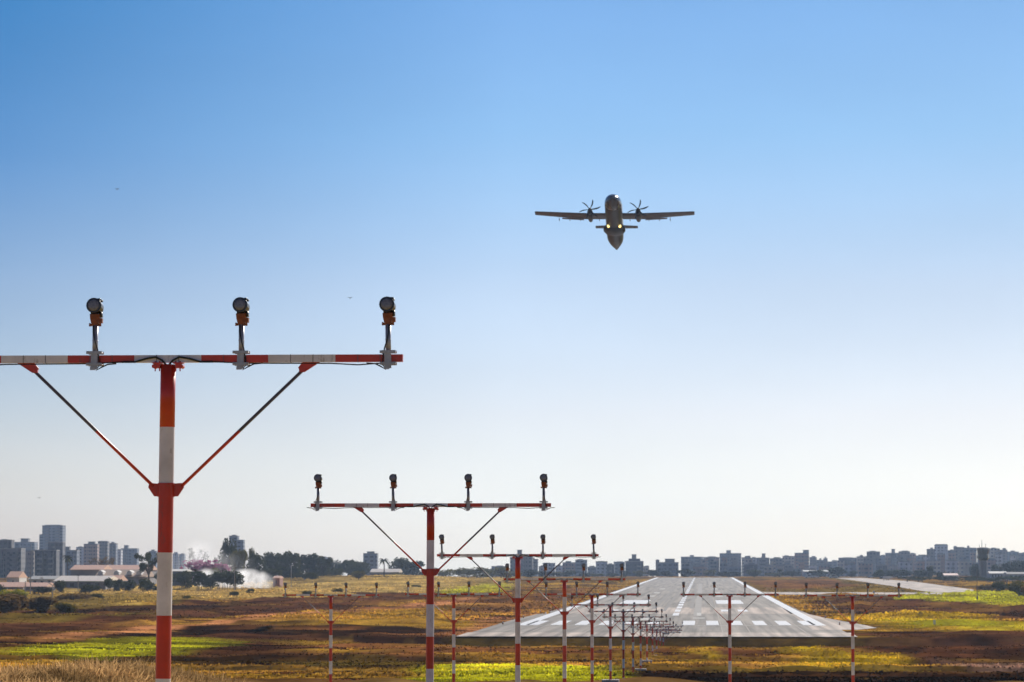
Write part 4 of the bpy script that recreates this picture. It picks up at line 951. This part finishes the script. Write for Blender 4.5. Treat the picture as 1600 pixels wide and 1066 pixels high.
# birds
for i, (px, py, l) in enumerate(((547, 466, 'tiny dark bird in the sky above the nearest crossbar'), (183, 296, 'tiny dark bird high in the sky at upper left'), (61, 778, 'tiny dark bird low in the sky at far left'))):
    p = PY(px, py, 400+40*i); root = thing('bird', p, l, 'bird', 'birds in flight')
    b = MB(); b.tube([(0, -.22, 0), (0, -.12, 0), (0, .1, 0), (0, .28, 0)], [.02, .06, .06, .01], 8)
    for s in (-1, 1): b.add([(0, -.08, .03), (s*.22, -.1, .10), (s*.42, .05, .05), (s*.2, .08, .08), (0, .1, .03), (0, -.08, .015), (s*.22, -.1, .085), (s*.42, .05, .04), (s*.2, .08, .065), (0, .1, .015)],
        [(0, 1, 2, 3, 4), (9, 8, 7, 6, 5), (0, 5, 6, 1), (1, 6, 7, 2), (2, 7, 8, 3), (3, 8, 9, 4)])
    b.build('body', M_blk, root); root.scale = (.8, .8, 1.3)

# ------------------------------------------------------------------ grass
def grass_field(name, n, samp, hgt, wid, mat_, blades, seed, colfn=None, lean=.5, boost=1.0, soil=False):
    rs = np.random.RandomState(seed); X, Y = samp(rs, n); n = len(X)
    C = (colfn(X, Y) if colfn else ground_color(X, Y))*boost
    if not colfn:
        if soil: kp = (C[:, 0] > 1.95*C[:, 1]) & (rs.rand(n) < sst(.40, .62, fbm(X*.35+9, Y+.25*X, 8, 4)))
        else: kp = (rs.rand(n) < np.clip((C[:, 1]-.10)/.14, .05, 1)) & (C[:, 0] < 2.0*C[:, 1]); X = X[kp]; Y = Y[kp]; C = C[kp]; n = len(X)
    Z = height(X, Y)
    V = []; CC = []
    for k in range(blades):
        a = rs.uniform(0, 6.283, n); ln = rs.uniform(0, lean, n); hh = hgt*rs.uniform(.4, 1.2, n)*(.45+1.1*fbm(X, Y, 1.6 if wid < .05 else 8, 3)); ww = wid*rs.uniform(.6, 1.4, n)
        ox = rs.uniform(-1, 1, n)*wid*2.2; oy = rs.uniform(-1, 1, n)*wid*2.2; b_ = rs.uniform(0, 6.283, n)
        x0 = X+ox; y0 = Y+oy
        p0 = np.stack([x0-np.cos(b_)*ww/2, y0-np.sin(b_)*ww/2, Z-.03], 1); p1 = np.stack([x0+np.cos(b_)*ww/2, y0+np.sin(b_)*ww/2, Z-.03], 1)
        m0 = np.stack([x0+np.cos(a)*ln*hh*.35, y0+np.sin(a)*ln*hh*.35, Z+hh*.6], 1); p2 = np.stack([x0+np.cos(a)*ln*hh, y0+np.sin(a)*ln*hh, Z+hh*(1-.3*ln)], 1)
        V.append(np.stack([p0, p1, m0+(p1-p0)*.35, p2, m0-(p1-p0)*.35], 1)); j = rs.uniform(.6, 1.4, (n, 1)); CC.append(np.repeat((C*j)[:, None, :], 5, 1))
    V = np.concatenate(V).reshape(-1, 3); CC = np.concatenate(CC).reshape(-1, 3); nb = len(V)//5
    me = bpy.data.meshes.new(name); me.vertices.add(len(V)); me.vertices.foreach_set('co', V.ravel())
    li = (np.arange(nb)[:, None]*5+np.array([0, 1, 2, 4, 2, 3, 4])[None]).ravel()      # a quad below the bend, a tip above it
    me.loops.add(nb*7); me.loops.foreach_set('vertex_index', li); me.polygons.add(nb*2)
    me.polygons.foreach_set('loop_start', (np.arange(nb)[:, None]*7+np.array([0, 4])[None]).ravel()); me.polygons.foreach_set('loop_total', np.tile([4, 3], nb))
    ca = me.color_attributes.new('col', 'FLOAT_COLOR', 'POINT'); ca.data.foreach_set('color', np.concatenate([CC, np.ones((len(CC), 1))], 1).ravel())
    me.materials.append(mat_); me.update(); return link(name, me)
M_grass = matte(vcol_mat('grass_blades', transl=.5, scale=.8, var=.25))
def not_paved(X, Y):
    ok = ~((np.abs(X-AX) < np.where(Y < 620, 27.2, 24.2)) & (Y > 434) & (Y < 2090)); return ok & ~in_poly(X, Y, [(p_.x, p_.y) for p_ in (G(1270, 984.5), G(1340, 984.5), G(1371, 981.5), G(1345, 976), G(1290, 966), G(1240, 954.5), G(1222, 950))])
def clear_taxi(X, Y):
    P = [(p.x, p.y) for p in q]; P2 = [(p.x, p.y) for p in (a3, a2, a1, a0)]; return ~(in_poly(X, Y, P) | in_poly(X, Y, P2))
def s_mid(rs, n):
    Y = 1/rs.uniform(1/640., 1/204., n); X = (rs.uniform(-.235, .135, n))*Y; k = not_paved(X, Y); return X[k], Y[k]
def s_far(rs, n):
    Y = 1/rs.uniform(1/1900., 1/560., n); X = (rs.uniform(-.235, .12, n))*Y; k = not_paved(X, Y) & clear_taxi(X, Y); return X[k], Y[k]
def s_near(rs, n):
    Y = rs.uniform(34, 60, n); X = rs.uniform(-.27, -.05, n)*Y*1.0; k = (rs.rand(n) < sst(-2.0, -4.2, X)); return X[k], Y[k]
tag(grass_field('field_grass', 190000, s_mid, .13, .10, M_grass, 4, 5, boost=1.1), 'short patchy grass and weeds over the brown field', 'grass', kind='stuff')
tag(grass_field('distant_grass', 90000, s_far, .36, .40, M_grass, 3, 6, boost=1.1), 'taller straw grass across the distant field', 'grass', kind='stuff')
tag(grass_field('soil_clods', 110000, s_mid, .085, .20, matte(vcol_mat('clod_earth', scale=2, var=.3)), 1, 15, boost=.8, lean=.3, soil=True), 'loose clods and stubble over the ploughed brown soil', 'clods', kind='stuff')
tag(grass_field('soil_clods', 50000, s_far, .16, .45, matte(vcol_mat('clod_earth_far', scale=2, var=.3)), 1, 16, boost=.8, lean=.3, soil=True), 'dark clods and burnt stubble over the distant brown soil', 'clods', kind='stuff')
def strawcol(X, Y):
    k = fbm(X, Y, 1.2, 3)[:, None]; return np.array((.54, .34, .15))[None]*(.05+1.8*k)
tag(grass_field('dry_grass', 34000, s_near, .31, .017, M_grass, 7, 8, colfn=strawcol, lean=2.2), 'tangled pale dry grass at the bottom left corner', 'dry grass', kind='stuff')

# ------------------------------------------------------------------ smoke
def smoke(name, label, px0, px1, py0, py1, Y, dep, dens, scale):
    a = PY(px0, py0, Y); c = PY(px1, py1, Y); ctr = Vector(((a.x+c.x)/2, Y+dep/2, (a.z+c.z)/2)); sx, sz = abs(c.x-a.x)/2, abs(a.z-c.z)/2
    me = bpy.data.meshes.new(name); import bmesh
    bm = bmesh.new(); bmesh.ops.create_icosphere(bm, subdivisions=3, radius=1)
    for v in bm.verts: v.co = Vector((v.co.x*sx, v.co.y*dep/2, v.co.z*sz))
    bm.to_mesh(me); bm.free(); o = link(name, me, None, ctr)
    m = bpy.data.materials.new(name+'_volume'); m.use_nodes = True; n = m.node_tree.nodes; l = m.node_tree.links; n.clear()
    ou = n.new('ShaderNodeOutputMaterial'); v = n.new('ShaderNodeVolumePrincipled'); v.inputs['Color'].default_value = (.96, .97, 1, 1); v.inputs['Anisotropy'].default_value = .55
    tc = n.new('ShaderNodeTexCoord'); nz = n.new('ShaderNodeTexNoise'); nz.inputs['Scale'].default_value = scale; nz.inputs['Detail'].default_value = 5; sm = n.new('ShaderNodeMapping'); sm.inputs['Scale'].default_value = (1, 1, .55); sm.inputs['Rotation'].default_value = (0, .6, 0); l.new(tc.outputs['Object'], sm.inputs[0]); l.new(sm.outputs[0], nz.inputs['Vector'])
    mp = n.new('ShaderNodeMapping'); mp.inputs['Scale'].default_value = (1/sx, 2/dep, 1/sz); l.new(tc.outputs['Object'], mp.inputs[0])
    ln = n.new('ShaderNodeVectorMath'); ln.operation = 'LENGTH'; l.new(mp.outputs[0], ln.inputs[0])
    r1 = n.new('ShaderNodeMapRange'); r1.inputs['From Min'].default_value = 1; r1.inputs['From Max'].default_value = .62; l.new(ln.outputs['Value'], r1.inputs[0])
    r2_ = n.new('ShaderNodeMapRange'); r2_.inputs['From Min'].default_value = .47; r2_.inputs['From Max'].default_value = .60; r2_.inputs['To Max'].default_value = dens; l.new(nz.outputs['Fac'], r2_.inputs[0])
    mu = n.new('ShaderNodeMath'); mu.operation = 'MULTIPLY'; l.new(r1.outputs[0], mu.inputs[0]); l.new(r2_.outputs[0], mu.inputs[1]); l.new(mu.outputs[0], v.inputs['Density'])
    l.new(v.outputs[0], ou.inputs['Volume']); me.materials.append(m); tag(o, label, 'smoke', kind='stuff')
smoke('smoke', 'dense white smoke low over the hedge right of the largest mast', 322, 424, 887, 934, 1195, 30, .2, .3)
smoke('smoke', 'faint white smoke rising in front of the tall dark trees', 300, 400, 862, 910, 1260, 24, .012, .12)
smoke('smoke', 'second low white smoke bank between the dark shrubs right of the largest mast', 288, 346, 886, 922, 1250, 14, .3, .15)
smoke('smoke', 'thin white smoke drifting behind the pink tree', 250, 350, 838, 925, 1400, 30, .045, .10)

# ------------------------------------------------------------------ haze
b = MB(); b.box((-100, 2650, 30), (4200, 5500, 150)); hz_o = b.build('haze', [])
hm = bpy.data.materials.new('haze_air'); hm.use_nodes = True; n = hm.node_tree.nodes; n.clear(); ou = n.new('ShaderNodeOutputMaterial'); v = n.new('ShaderNodeVolumePrincipled')
v.inputs['Color'].default_value = (.52, .70, 1, 1); v.inputs['Density'].default_value = .000056; v.inputs['Anisotropy'].default_value = .4
hm.node_tree.links.new(v.outputs[0], ou.inputs['Volume']); hz_o.data.materials.append(hm); tag(hz_o, 'pale blue haze over the distant city', 'haze', kind='stuff')
